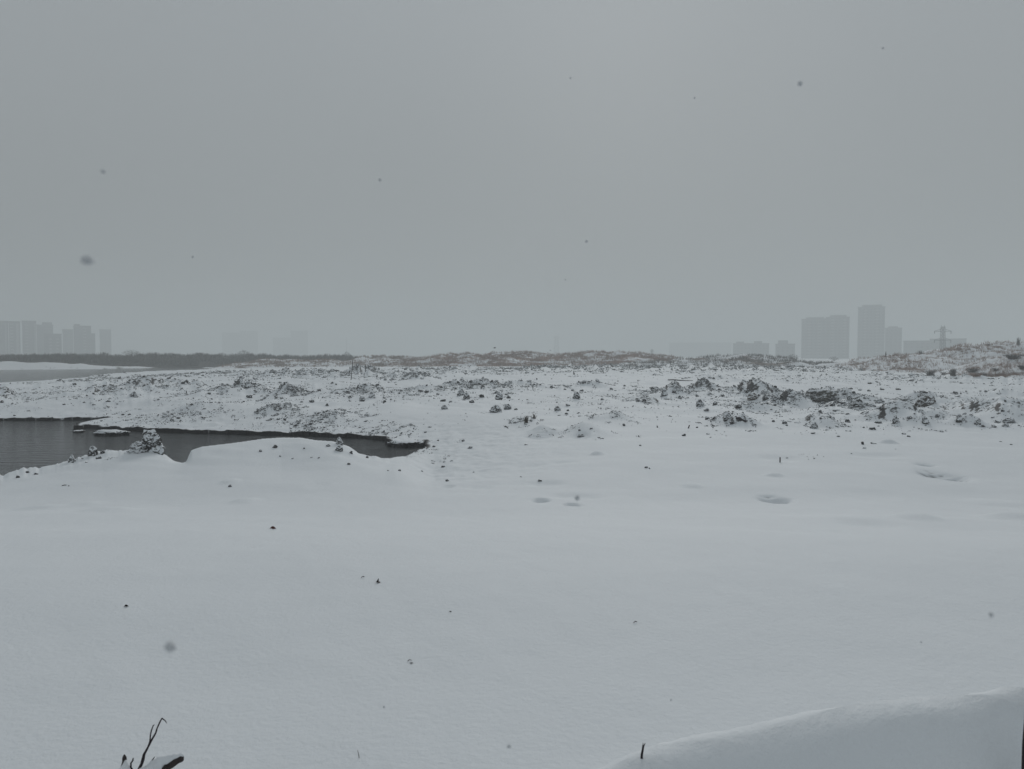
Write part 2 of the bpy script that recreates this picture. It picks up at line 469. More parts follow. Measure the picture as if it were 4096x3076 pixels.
M_GRASS_FG = plain('straw', (0.10, 0.085, 0.06), (0.05, 0.04, 0.03), 9)
M_SHRUB = plain('shrub_twigs', (0.11, 0.092, 0.088), (0.06, 0.052, 0.05), 3)
M_TREE = plain('bare_tree_wood', (0.045, 0.042, 0.04), (0.025, 0.023, 0.023), 1)
M_STEEL = plain('galvanised_steel', (0.12, 0.125, 0.13), (0.07, 0.075, 0.08), 2, .6)
M_POLE = plain('weathered_pole', (0.10, 0.095, 0.09), (0.05, 0.048, 0.046), 12)
M_LEAF = plain('red_brown_leaf', (0.14, 0.035, 0.025), (0.06, 0.02, 0.018), 60, .6)
M_LEAF_D = plain('dark_leaf', (0.04, 0.03, 0.028), (0.02, 0.017, 0.018), 60, .6)
M_BIRD = plain('bird_plumage', (0.03, 0.03, 0.032), (0.015, 0.015, 0.017), 20)
M_ROCK = clod_material('snow_plastered_earth', (0.035, 0.034, 0.036), (0.11, 0.105, 0.10), thr=.10, dust=1.9)
M_FLAKE = plain('falling_snow', (0.66, 0.68, 0.7), (0.58, 0.6, 0.62), 300, .8)

# ------------------------------------------------------------------ mesh helpers
def mesh(name, verts, faces, m, smooth=False):
    me = bpy.data.meshes.new(name)
    me.from_pydata([tuple(map(float, v)) for v in verts], [], faces)
    if m: me.materials.append(m)
    if smooth: me.shade_smooth()
    return me
def npmesh(name, V, Q, m, smooth=True, n=4):
    V = np.ascontiguousarray(V, np.float32); Q = np.ascontiguousarray(Q, np.int32)
    me = bpy.data.meshes.new(name)
    me.vertices.add(len(V)); me.vertices.foreach_set('co', V.ravel())
    me.loops.add(Q.size); me.loops.foreach_set('vertex_index', Q.ravel())
    me.polygons.add(len(Q)); me.polygons.foreach_set('loop_start', np.arange(0, Q.size, n, dtype=np.int32))
    me.update(calc_edges=True)
    me.validate()
    if m: me.materials.append(m)
    me.polygons.foreach_set('use_smooth', np.full(len(me.polygons), smooth))
    return me
def put(name, me, loc=(0, 0, 0), rot=(0, 0, 0), scale=(1, 1, 1), parent=None):
    o = bpy.data.objects.new(name, me)
    COL.objects.link(o)
    o.location = loc; o.rotation_euler = rot; o.scale = scale
    if parent: o.parent = parent
    return o
def tag(o, label=None, cat=None, group=None, kind=None):
    if label: o['label'] = label
    if cat: o['category'] = cat
    if group: o['group'] = group
    if kind: o['kind'] = kind
    return o
class MB:
    def __init__(s): s.v = []; s.f = []
    def add(s, v, f):
        k = len(s.v); s.v += [tuple(p) for p in v]; s.f += [tuple(i + k for i in q) for q in f]
    def box(s, x0, x1, y0, y1, z0, z1):
        s.add([(x0, y0, z0), (x1, y0, z0), (x1, y1, z0), (x0, y1, z0), (x0, y0, z1), (x1, y0, z1), (x1, y1, z1), (x0, y1, z1)],
              [(0, 3, 2, 1), (4, 5, 6, 7), (0, 1, 5, 4), (1, 2, 6, 5), (2, 3, 7, 6), (3, 0, 4, 7)])
    def tube(s, pts, rad, n=7, jit=0.0, freq=30.0):
        pts = [Vector(p) for p in pts]; V = []; Fc = []
        for i, p in enumerate(pts):
            d = (pts[min(i + 1, len(pts) - 1)] - pts[max(i - 1, 0)]).normalized()
            a = d.cross(Vector((0.3, .9, .1))).normalized(); b = d.cross(a)
            r = rad[i] if isinstance(rad, (list, tuple)) else rad
            for k in range(n):
                t = 2 * PI * k / n
                q = p + (a * math.cos(t) + b * math.sin(t)) * r
                if jit: q += (q - p) * jit * (mnoise.noise(q * freq) + .6 * mnoise.noise(q * freq * 2.7))
                V.append(q)
        for i in range(len(pts) - 1):
            for k in range(n):
                Fc.append((i * n + k, i * n + (k + 1) % n, (i + 1) * n + (k + 1) % n, (i + 1) * n + k))
        Fc.append(tuple(range(n))[::-1]); Fc.append(tuple((len(pts) - 1) * n + k for k in range(n)))
        s.add(V, Fc)
    def build(s, name, m, parent=None, smooth=False, loc=(0, 0, 0)):
        return put(name, mesh(name, s.v, s.f, m, smooth), loc, parent=parent)

# ------------------------------------------------------------------ ground (one sheet, finer where the photograph looks)
def build_ground():
    r = np.concatenate([np.geomspace(.3, 4, 70, False), np.geomspace(4, 14, 130, False), np.geomspace(14, 46, 390, False),
                        np.geomspace(46, 120, 150, False), np.geomspace(120, 2300, 90)])
    tin = np.arctan(np.linspace(-.80, .80, 830))
    a1 = np.linspace(tin[-1], PI, 50)[1:-1]
    a0 = np.linspace(-PI, tin[0], 50)[:-1]
    th = np.concatenate([a0, tin, a1])
    nr, nt_ = len(r), len(th)
    R, T = np.meshgrid(r, th, indexing='ij')
    X, Y = R * np.sin(T), R * np.cos(T)
    Z, rough, mud = height(X.ravel(), Y.ravel(), True)
    V = np.stack([X.ravel(), Y.ravel(), Z], 1)
    i = np.arange(nr - 1)[:, None] * nt_; j = np.arange(nt_)[None, :]; j2 = (j + 1) % nt_
    Q = np.stack([i + j, i + j2, i + nt_ + j2, i + nt_ + j], -1).reshape(-1, 4)[:, ::-1]
    # close the centre under the viewer with one ring collapsed towards the middle
    V = np.vstack([V, V[:nt_] * np.array([.02, .02, 1])])
    c = nr * nt_ + np.arange(nt_)
    k = np.arange(nt_); k2 = (k + 1) % nt_
    Q = np.vstack([Q, np.stack([k, k2, nr * nt_ + k2, nr * nt_ + k], -1)])
    me = npmesh('ground', V, Q, M_GROUND, True)
    for nm, arr in (('rough', rough), ('mud', mud)):
        a = me.attributes.new(nm, 'FLOAT', 'POINT')
        a.data.foreach_set('value', np.concatenate([arr, arr[:nt_]]).astype(np.float32))
    o = put('ground', me)
    tag(o, kind='structure')
    return o
ground = build_ground()

def water_sheet(name, x0, x1, y0, y1, m):
    me = mesh(name, [(x0, y0, ZW), (x1, y0, ZW), (x1, y1, ZW), (x0, y1, ZW)], [(0, 1, 2, 3)], m)
    return tag(put(name, me), kind='structure')
P_ = np.array(pond); K_ = np.array(lake)
water_sheet('pond_water', P_[:, 0].min() + .5, P_[:, 0].max() + .1, P_[:, 1].min() + .4, P_[:, 1].max() + .15, water_material('pond_water', 1.0, .21))
water_sheet('lake_water', K_[:, 0].min() + 1, K_[:, 0].max() + .5, K_[:, 1].min() + 1, K_[:, 1].max() + 1, water_material('lake_water', .5, .34))

# ------------------------------------------------------------------ hills of overgrown spoil beyond the field
def hill(name, prof, dist, depth, m, u0, u1, nu, ny, rel, seed, foot=-.8, tilt=0.0):
    us = np.linspace(u0, u1, nu); ts = np.linspace(-1, 1, ny)
    U, T = np.meshgrid(us, ts, indexing='ij')
    Y = dist + T * depth
    X = (U - 512) / F * dist * (1 + tilt * T)
    hz = np.interp(U, prof[:, 0], prof[:, 1])
    shape = np.clip(1 - np.abs(T) ** 1.7, 0, 1)
    n1 = fbm(X / 9, Y / 9, 3, seed); n2 = fbm(X / 2.4, Y / 2.4, 3, seed + 7)
    Z = foot + (hz - foot) * np.clip(shape * (1 + .25 * n1), 0, 1.06) + rel * (n1 * .6 + n2 * .5) * shape
    V = np.stack([X.ravel(), Y.ravel(), Z.ravel()], 1)
    i = np.arange(nu - 1)[:, None] * ny; j = np.arange(ny - 1)[None, :]
    Q = np.stack([i + j, i + ny + j, i + ny + j + 1, i + j + 1], -1).reshape(-1, 4)
    o = put(name, npmesh(name, V, Q, m, True)); tag(o, kind='structure')
    return X, Y, Z
M_HILL = hill_material('overgrown_spoil', grass1=(.30, .17, .13), grass2=(.16, .10, .085), cover=.07)
M_HILL_R = hill_material('overgrown_slope', grass1=(.28, .175, .14), cover=-.13)
M_HILL_N = hill_material('near_slope', cover=-.22)
M_BANK = hill_material('scrub_bank', (0.065, 0.055, 0.052), (0.04, 0.036, 0.035), cover=.9)
M_LOW = hill_material('low_snowy_rise', cover=-.02)
HILLS = {}
HILLS['c'] = hill('middle_hill', HILL_C, 205, 24, M_HILL, 375, 745, 330, 60, .9, 61)
HILLS['r'] = hill('right_hill', HILL_R, 138, 26, M_HILL_R, 815, 1500, 420, 60, .8, 71)
HILLS['n'] = hill('near_right_hill', HILL_RN, 84, 14, M_HILL_N, 930, 1500, 400, 60, .5, 81)
BANK = np.array([(-900, 2.6), (0, 2.5), (150, 2.45), (230, 2.3), (290, 2.2), (340, 1.9), (400, 1.9), (420, 1.0), (440, -1)], float)
HILLS['b'] = hill('far_bank', BANK, 228, 24, M_BANK, -900, 440, 500, 40, .5, 91)
LOWR = np.array([(215, -1), (240, .6), (262, 1.5), (290, 1.3), (320, 1.5), (345, 1.3), (365, 2.2), (385, 2.4), (405, 2.0), (450, 1.5), (480, -1)], float)
HILLS['l'] = hill('low_rise', LOWR, 203, 16, M_LOW, 215, 480, 260, 40, .6, 101)
FARR = np.array([(560, -1), (640, 1.0), (700, 2.0), (735, 2.6), (760, 2.4), (785, 2.0), (800, 1.0), (830, .8), (870, -1)], float)
HILLS['f'] = hill('far_rise', FARR, 180, 20, M_LOW, 600, 850, 240, 40, .7, 111)

def surf(key, n, seed, tlo=-1, thi=.1, wsel=None, u0=None, u1=None):
    """random points on the viewer's side of a hill, clumped"""
    X, Y, Z = HILLS[key]
    nu, ny = X.shape
    g = np.random.default_rng(seed)
    out = []
    while len(out) < n:
        a = g.integers(0, nu, 6000); b = g.integers(int((tlo + 1) / 2 * (ny - 1)), int((thi + 1) / 2 * (ny - 1)) + 1, 6000)
        x, y, z = X[a, b], Y[a, b], Z[a, b]
        uu = 512 + F * x / y
        k = (uu > (u0 if u0 is not None else -60)) & (uu < (u1 if u1 is not None else 1090)) & (z > -.2) & (fbm(x / 7, y / 5, 2, seed) + .25 * g.standard_normal(6000) > -.02)
        out += list(zip(x[k], y[k], z[k]))
    return np.array(out[:n])
def blades(name, P, hmin, hmax, wid, m, lean=.5, per=4, seed=1):
    g = np.random.default_rng(seed)
    P = np.repeat(P, per, 0); n = len(P)
    P = P + np.c_[g.normal(0, .25 * hmax, n), g.normal(0, .25 * hmax, n), np.zeros(n)]
    h = g.uniform(hmin, hmax, n); a = g.uniform(0, PI, n)
    dx, dy = np.cos(a) * wid, np.sin(a) * wid
    ln = g.normal(0, lean, n) * h; lm = g.normal(0, lean, n) * h
    A = P + np.c_[-dx, -dy, -.1 * h]; B = P + np.c_[dx, dy, -.1 * h]; C_ = P + np.c_[ln, lm, h]
    V = np.stack([A, B, C_], 1).reshape(-1, 3)
    o = put(name, npmesh(name, V, np.arange(3 * n).reshape(-1, 3), m, False, 3))
    return tag(o, kind='stuff')
tag(blades('dry_grass', surf('c', 5200, 1, -1, .15), .25, .75, .05, M_GRASS, .35, 4, 1), 'brown dry grass on the low middle hill beyond the field', 'grass')
tag(blades('dry_grass', surf('r', 2400, 2, -1, .15, u0=835), .2, .6, .035, M_GRASS, .35, 4, 2), 'brown dry grass along the crest of the right hill', 'grass')
tag(blades('dry_grass', surf('n', 1900, 3, -1, .2, u0=940), .12, .42, .014, M_GRASS, .5, 5, 3), 'dry grass poking through snow on the near right slope', 'grass')
tag(blades('scrub', surf('b', 5200, 4, -1, .1, u1=430), .3, 1.2, .16, M_SHRUB, .3, 3, 4), 'dark leafless scrub on the hazy bank beyond the lake', 'scrub')
tag(blades('dry_grass', surf('l', 1600, 5, -1, .1), .2, .6, .06, M_GRASS, .3, 4, 5), 'faded dry grass on the low rise behind the pole', 'grass')
tag(blades('dry_grass', surf('f', 1800, 6, -1, .1), .2, .8, .05, M_SHRUB, .3, 4, 6), 'thin dark weeds on the far rise in front of the towers', 'weeds')

# ------------------------------------------------------------------ clods of frozen earth
def ico_variant(seed, sub, rough, flat=1.0, sharp=.5):
    import bmesh
    bm = bmesh.new(); bmesh.ops.create_icosphere(bm, subdivisions=sub, radius=1.0)
    off = Vector((seed * 7.3, seed * 3.1, seed * 5.7))
    for v in bm.verts:
        d = v.co.normalized()
        k = 1 + rough * .9 * mnoise.noise(d * 1.3 + off) + rough * .7 * (1 - 2.2 * abs(mnoise.noise(d * 2.6 + off))) * sharp
        if sub > 2: k += rough * .4 * mnoise.noise(d * 6 + off)
        if sub > 3: k += rough * .28 * mnoise.noise(d * 14 + off)
        v.co = d * k
        v.co.z *= flat
    mx = max(math.hypot(x.co.x, x.co.y) for x in bm.verts) * .93
    v = [tuple(x.co / mx) for x in bm.verts]; f = [tuple(q.index for q in p.verts) for p in bm.faces]
    bm.free()
    return v, f
SMALL = [ico_variant(i, 2, .75, .7) for i in range(10)]
TINY = [ico_variant(i + 20, 1, .8, .7) for i in range(8)]
def shard(seed):
    """a small angular crumb of eight faces"""
    g = random.Random(seed)
    v = [(g.uniform(.7, 1.1), g.uniform(-.3, .3), g.uniform(-.2, .3)), (g.uniform(-.3, .3), g.uniform(.6, 1), g.uniform(-.2, .3)), (-g.uniform(.7, 1.1), g.uniform(-.3, .3), g.uniform(-.2, .3)),
         (g.uniform(-.3, .3), -g.uniform(.6, 1), g.uniform(-.2, .3)), (g.uniform(-.4, .4), g.uniform(-.3, .3), g.uniform(.5, 1)), (0, 0, -.7)]
    return v, [(0, 1, 4), (1, 2, 4), (2, 3, 4), (3, 0, 4), (1, 0, 5), (2, 1, 5), (3, 2, 5), (0, 3, 5)]
SHARD = [shard(i) for i in range(12)]
MED = [ico_variant(i + 40, 3, .75, .75) for i in range(8)]
def crag(seed, prof, lean=(0, 0, 0, 0, 0), nt_=22, nz_=15, rug=.3, ledges=3.4, flat=1.0):
    """a lump with ledges, broken faces and an irregular outline; unit half width, height 0..1"""
    V = []; Fs = []
    g = random.Random(seed); o = seed * 5.31
    ts = np.linspace(0, 1, len(prof))
    for j in range(nz_):
        t = j / (nz_ - 1)
        k = float(np.interp(t, ts, prof)); dx = float(np.interp(t, ts, lean))
        for i in range(nt_):
            a = 2 * PI * i / nt_
            d = Vector((math.cos(a), math.sin(a), t * 1.5))
            led = (t * ledges + .8 * mnoise.noise(d * 1.2 + Vector((o, 0, 0)))) % 1.0
            r = k * (1 + rug * mnoise.noise(d * 1.6 + Vector((0, o, 0))) + rug * .8 * mnoise.noise(d * 4 + Vector((0, 0, o))) + rug * .45 * mnoise.noise(d * 9 + Vector((o, 0, 0))) + .10 * (.5 - led) * 2 * (1 - t * .5))
            z = t + .16 * mnoise.noise(d * 2.3 + Vector((o, o, 0))) * (t > .02)
            V.append((r * math.cos(a) + dx, r * math.sin(a) * flat, z - (.15 if j == 0 else 0)))
    for j in range(nz_ - 1):
        for i in range(nt_):
            a, b = j * nt_ + i, j * nt_ + (i + 1) % nt_
            Fs += [(a, b, b + nt_), (a, b + nt_, a + nt_)]
    top = [V[(nz_ - 1) * nt_ + i] for i in range(nt_)]
    V.append((sum(p[0] for p in top) / nt_, sum(p[1] for p in top) / nt_, sum(p[2] for p in top) / nt_ + .02)); c = len(V) - 1
    for i in range(nt_):
        Fs.append(((nz_ - 1) * nt_ + i, (nz_ - 1) * nt_ + (i + 1) % nt_, c))
    return V, Fs
BIG = [crag(60 + i, [(1, .98, .85, .6, .25), (.9, 1, .95, .8, .45), (1, .9, .7, .5, .15), (.8, .95, 1, .85, .5), (1, .85, .75, .45, .2), (1, 1, .8, .7, .4), (.9, .9, .85, .5, .3)][i],
            [(0, 0, 0, .1, .15), (0, .05, 0, 0, -.1), (0, -.05, -.1, -.2, -.25), (0, 0, .1, .1, .05), (0, .1, .15, .2, .3), (0, 0, -.05, 0, .1), (0, 0, 0, -.1, -.2)][i]) for i in range(7)]
ME_SMALL = [mesh('clod', v, f, M_CLOD) for v, f in SMALL]
ME_SMALLD = [mesh('clod', v, f, M_CLOD_DARK) for v, f in SMALL]
ME_MED = [mesh('clod', v, f, M_CLOD) for v, f in MED]
ME_MEDD = [mesh('clod', v, f, M_CLOD_DARK) for v, f in MED]
def cap_of(v, f, lift=.05, thr=.60):
    """the snow lying on the upper faces of a clod, a sheet with its own thickness"""
    V = [Vector(p) for p in v]; keep = []
    for q in f:
        nrm = (V[q[1]] - V[q[0]]).cross(V[q[2]] - V[q[0]])
        if nrm.length > 0 and nrm.normalized().z > thr: keep.append(q)
    use = {}
    cnt = {}
    for q in keep:
        for a, b in ((q[0], q[1]), (q[1], q[2]), (q[2], q[0])):
            k = (min(a, b), max(a, b)); cnt[k] = cnt.get(k, 0) + 1
    rim = {i for k, c in cnt.items() if c == 1 for i in k}
    vv = []
    for q in keep:
        for i in q:
            if i not in use:
                use[i] = len(vv)
                p = V[i]
                vv.append(tuple(p + Vector((0, 0, -.01 if i in rim else lift)) + p.normalized() * .01))
    return vv, [tuple(use[i] for i in q) for q in keep]
CAPS = [cap_of(v, f) for v, f in BIG]
ME_BIG = [mesh('earth', v, f, M_CLOD_DARK) for v, f in BIG]
ME_CAP = [mesh('snow_cap', v, f, M_SNOW, True) for v, f in CAPS]

# (u, v of its foot, width px, height px, dark?, label or None)
HERO = [
 (70.6, 462, 8, 7, 1, 'dark rough clod on the near pond bank, leftmost of those by the tall rock'),
 (92, 455.5, 10, 10, 1, 'upright dark clod with white top on the near pond bank, left of the tall rock'),
 (102, 454, 6, 5, 1, None), (98, 459, 5, 3.5, 1, None), (17, 478, 4.5, 4, 1, None), (27, 473, 4, 3.5, 1, None), (35.5, 474.5, 4.5, 2, 1, None), (82.5, 459, 3.5, 1.5, 1, None),
 (86, 463, 3, 1.5, 1, None), (68.5, 486.5, 2, 2, 1, None), (230, 487, 4, 5, 1, 'small dark clod alone on smooth snow below the pond corner'),
 (132.5, 397, 9, 5, 1, None), (74, 385, 4.5, 3, 1, None), (58, 381, 6, 2.5, 1, None), (118.6, 379, 5, 3, 1, None), (186, 383, 4.5, 3.5, 1, None), (165.5, 417, 9, 3.5, 1, None),
 (122.7, 415.5, 2.8, 2, 1, None), (63.5, 405, 3.5, 2.5, 1, None), (76, 399, 3, 2, 1, None), (1.7, 403, 4, 3.5, 1, None), (12, 404.5, 3, 2, 1, None), (178, 419, 3.5, 2.5, 0, None), (247.7, 388, 9, 6, 1, None),
 (249, 398, 6, 5, 1, None), (209, 394.5, 4, 4, 1, None), (235, 386, 4.5, 3.5, 0, None), (129, 415, 3, 2, 1, None), (14, 416, 3.5, 2, 0, None), (95, 385.5, 3, 2, 1, None),
 (372, 398, 9.5, 6.5, 1, 'large dark boulder-like clod on snow below the thin leaning pole'),
 (361.5, 401.5, 6.5, 5, 1, 'dark clod just left of and below the large one under the leaning pole'),
 (384.5, 402.5, 3.5, 3, 1, None), (384, 398.5, 3.5, 3, 1, None), (391, 400, 2.5, 3, 1, None), (347.4, 393.5, 5.5, 5.5, 0, None), (350, 398, 4, 3.5, 1, None), (319, 391, 4, 5, 0, None), (311.5, 402.5, 6, 4, 1, None), (301.5, 402.5, 3, 4, 0, None),
 (327, 406, 4.5, 4, 1, None), (278, 420, 4, 3, 1, None), (426.7, 393, 6, 4, 1, None), (420, 392, 5, 3.5, 1, None), (414.5, 395, 3, 1.5, 1, None), (437.7, 395, 5, 3, 1, None), (443, 401.5, 5.5, 3.5, 1, None), (450.5, 402.5, 5, 2.5, 0, None),
 (444.5, 409.5, 7.5, 4, 0, 'rounded snow-covered clod with a small dark stone on top, middle of the field'),
 (461, 395.5, 8, 8, 1, 'dark crumbled clod heap on the slope in the middle of the field'), (466.5, 399, 7, 6, 1, 'dark crumbled clod below the middle heap, facing the viewer'),
 (471.5, 403, 5, 4, 1, None), (499, 400, 8, 6.5, 1, 'dark clod with snow hood, above the long flat-topped clod in the centre'),
 (497.5, 394, 6, 4, 1, None), (508.5, 398.5, 5, 5, 1, None), (481.7, 397.5, 6, 5, 1, None), (495.6, 412.5, 13, 7, 1, 'long low dark-fronted clod with a thick snow hat in the centre of the field'),
 (507.7, 409.5, 8, 5, 1, 'broken dark clod touching the right end of the long snow-hatted one'), (516, 410, 4, 4, 0, None), (458, 383, 4.5, 2.5, 1, None), (385, 380.5, 4, 3, 1, None), (396, 385, 1.8, 2.5, 1, None),
 (336, 385, 3, 2, 1, None), (295.4, 426.5, 6, 3.5, 0, None), (303, 426.5, 5, 1.5, 0, None), (429.6, 427.5, 4, 2, 1, None), (425.6, 433, 3.5, 2, 1, None), (463, 441.5, 4, 4, 1, None), (413, 432, 2, 1.5, 1, None), (406, 427, 2, 1.5, 0, None),
 (338.8, 444.5, 8, 7.5, 1, 'round clod with a snow hood on the crest of the mound beside the pond'), (338.8, 451, 8, 5, 1, 'dark clod directly under the hooded one on the mound beside the pond'),
 (351, 453.5, 4, 5.5, 1, None), (328, 446.5, 4.5, 3, 1, None), (304, 449, 2.5, 5, 1, None), (274.5, 448, 5, 4, 1, None), (311.5, 458, 2.5, 1.5, 1, None), (318.5, 458.5, 2.5, 1.5, 1, None),
 (292.5, 459, 2.5, 2, 1, None), (280, 457, 2.5, 3, 0, None), (260, 452, 3.5, 6, 1, None), (348.6, 465, 4.5, 2.5, 1, None), (399.5, 471, 3, 2.2, 1, None), (422, 471.5, 2.6, 1.5, 1, None), (388, 471, 2.2, 1.5, 1, None), (447, 481.5, 4, 4, 1, None),
 (443, 467.5, 5, 3, 0, None), (433.7, 447, 3, 5, 1, None), (438, 441, 3, 4, 0, None), (470, 448.5, 5, 2.5, 0, None), (473.5, 472.5, 2.5, 1.5, 0, None), (367, 458, 4, 3, 0, None),
 (576.8, 399, 8, 6.5, 1, 'ball-shaped dark clod standing alone right of the centre of the field'), (602.3, 400, 4, 4, 1, None), (582, 391.5, 4, 3.5, 1, None), (572.5, 391, 4, 4, 0, None), (568, 406, 5.5, 3, 1, None),
 (557.7, 411, 7.5, 4.5, 1, 'dark-faced clod with flat snow top, lowest of the lone clods right of centre'), (551.5, 388, 5, 4, 1, None), (565, 390, 3, 2, 1, None), (611.5, 389.5, 5, 2.5, 1, None), (624.5, 386.5, 3, 2.5, 0, None), (636, 389.5, 3, 1.5, 1, None), (652.6, 389.5, 5, 4, 1, None), (584.5, 383.5, 5, 3.5, 0, None), (568, 411, 3.5, 4, 0, None), (566.5, 414.5, 3.5, 3, 0, None),
 (665, 396, 8, 12, 1, 'tall jagged dark clod topping the steep rubble heap right of centre'), (644.5, 401.5, 5, 6.5, 1, None), (638, 402, 5, 3, 1, None), (674, 393, 5, 4, 1, None),
 (700.6, 407, 9, 7, 0, 'snow-streaked slumped clod below the rubble right of centre'), (715.5, 405, 7, 5, 0, None), (753, 399.5, 11, 6, 2, 'brown earth block with bare pale front, left of the big dark slab'), (748, 393, 5, 5.5, 0, None), (765, 394, 8, 3.5, 1, None), (766, 400, 7, 5.5, 1, None),
 (756, 389, 3.5, 2, 1, None), (739, 408.5, 6, 7, 1, None), (728, 420, 9, 7, 1, 'dark crumbling clod at the left of the low hump right of centre'), (732.5, 424, 6, 6, 1, None), (754.5, 425.5, 5, 2, 1, None), (624, 426, 4.5, 4.5, 1, None), (706.5, 411.5, 5, 4, 0, None), (707.5, 419.5, 6, 4, 0, None),
 (579.7, 431, 3.2, 2.5, 1, None), (591, 429.5, 4, 1.8, 1, None), (581.5, 437, 8, 2.5, 0, None), (708, 434.5, 3.8, 2, 1, None), (713, 428, 2.6, 1.8, 1, None), (640.5, 446, 3.2, 1.8, 1, None), (646.5, 468, 4, 2.5, 1, None), (649.5, 469, 2, 1.5, 1, None),
 (539.8, 482, 4.5, 2.6, 1, 'small dark clod alone in the open snow left of the hollow with cracked crust'), (684, 436, 5.5, 3, 0, None), (526, 445, 4, 1, 0, None), (697, 428, 3, 2.5, 0, None),
 (776, 400, 8, 5.5, 1, None), (850.5, 400.5, 6, 6, 1, 'pointed dark clod just right of the big dark slab'), (856.8, 399.5, 3.5, 3, 1, None), (869.3, 391.5, 3.8, 2.8, 1, None), (860.5, 390.5, 5, 2.5, 0, None),
 (898.6, 390, 4.5, 2.5, 1, None), (851.5, 389, 3.5, 2.8, 0, None), (882, 409.5, 4.5, 4, 1, None), (883, 390, 5, 1.4, 1, None), (820.7, 413, 5.5, 6, 0, None), (815, 428.5, 8, 6, 1, 'dark hollow-topped clod at the foot of the slope under the big slab'), (848, 422.5, 6.5, 5, 0, None), (834.5, 411.5, 3.5, 3, 1, None), (784.8, 424, 5, 5.5, 0, None), (787, 426, 3, 3, 0, None), (773.5, 422, 3, 3.5, 0, None),
 (896.5, 423.5, 8, 8, 0, 'streaky half-buried clod, left of the three on the right-hand drift'), (910, 419.5, 5, 7.5, 0, None), (938, 417.5, 5, 9, 0, 'narrow dark strip of clods running down the drift right of the snowy boulder'), (926.6, 424, 8.5, 8, 1, 'triangular dark-bottomed clod in front of the snowy boulder'),
 (872.5, 430, 7, 3.8, 1, None), (864, 428, 3, 2.5, 1, None), (879.5, 423.5, 7, 4, 0, None), (860.6, 407, 14, 7, 0, 'broad broken clod on the ridge between the slab and the snowy boulder'), (881, 403, 9, 4, 0, None), (905, 400.5, 14, 2, 1, None), (909, 437, 4.5, 2.5, 1, None), (904, 434.5, 4, 2.5, 0, None), (813.5, 434, 6, 2, 0, None), (833, 406, 5, 3.5, 1, None), (838.5, 437, 3.5, 2, 1, None),
 (978.6, 424.5, 7, 7, 1, 'round dark clod at the foot of the right-hand bank'), (983, 427, 5, 3, 1, None), (961, 422, 8, 8, 0, None), (1010, 423, 11, 4.5, 1, 'dark overhanging clod at the right edge of the field bank'), (1006, 427, 8, 4, 1, None), (995, 427.5, 6, 3, 1, None), (1003, 412, 4, 10, 0, None),
 (865, 449, 5.5, 1.8, 1, None), (874, 444, 6, 2, 0, None), (1011.6, 445, 3.2, 1.4, 1, None), (1001, 442, 3, 1.4, 0, None), (896, 449.5, 2, .8, 1, None), (851.5, 454, 2.6, 1.2, 0, None), (787, 458.5, 2.5, 1.4, 1, None), (943, 396.5, 4, 1.8, 1, None), (958, 396.8, 7, 1.5, 1, None), (1000, 394, 6, 1.8, 1, None),
 (911.5, 375.5, 4, 2, 0, None), (940, 378, 3, 1.2, 1, None),
]
PHASE = ['small', 'larger']
singles = []      # (obj, u, v, size px, label)
def place_clod(u, v, w, h, dark, label, k):
    h = min(h, w * .85)
    x, y, z = hit(u, v)
    W_ = w / F * y / 2; Hh = h / F * y
    if label and w >= 6 and h >= 4 or w >= 8:
        e = put('earth_clod', None); e.empty_display_size = .1
        e.location = (x, y + W_ * .4, z)
        i = k % len(ME_BIG)
        me = ME_BIG[i]
        if dark == 2:
            me = me.copy(); me.materials[0] = M_CLOD_BROWN
        rot = (0, 0, k * 1.7)
        c = math.hypot(1, 0)
        b = put('earth', me, (0, 0, -.06 * Hh), (0, 0, (k % 5 - 2) * .35), (W_ * .95, W_ * .75, Hh * 1.05), e)
        put('snow_cap', ME_CAP[i], (0, 0, -.06 * Hh), (0, 0, (k % 5 - 2) * .35), (W_ * .955, W_ * .755, Hh * 1.055), e)
        o = e
        o.name = 'earth_clod'
    else:
        me = (ME_MEDD if dark == 1 else ME_MED)[k % 8] if w > 4 else (ME_SMALLD if dark == 1 else ME_SMALL)[k % 10]
        o = put('earth_clod', me, (x, y + W_ * .4, z + Hh * .16), ((k % 5 - 2) * .16, (k % 7 - 3) * .13, k * 1.3), (W_ * 1.15, W_ * .8, Hh * .82))
    singles.append([o, u, v, w, label])
for k, (u, v, w, h, dk, lb) in enumerate(HERO):
    place_clod(u, v, w, h, dk, lb, k)

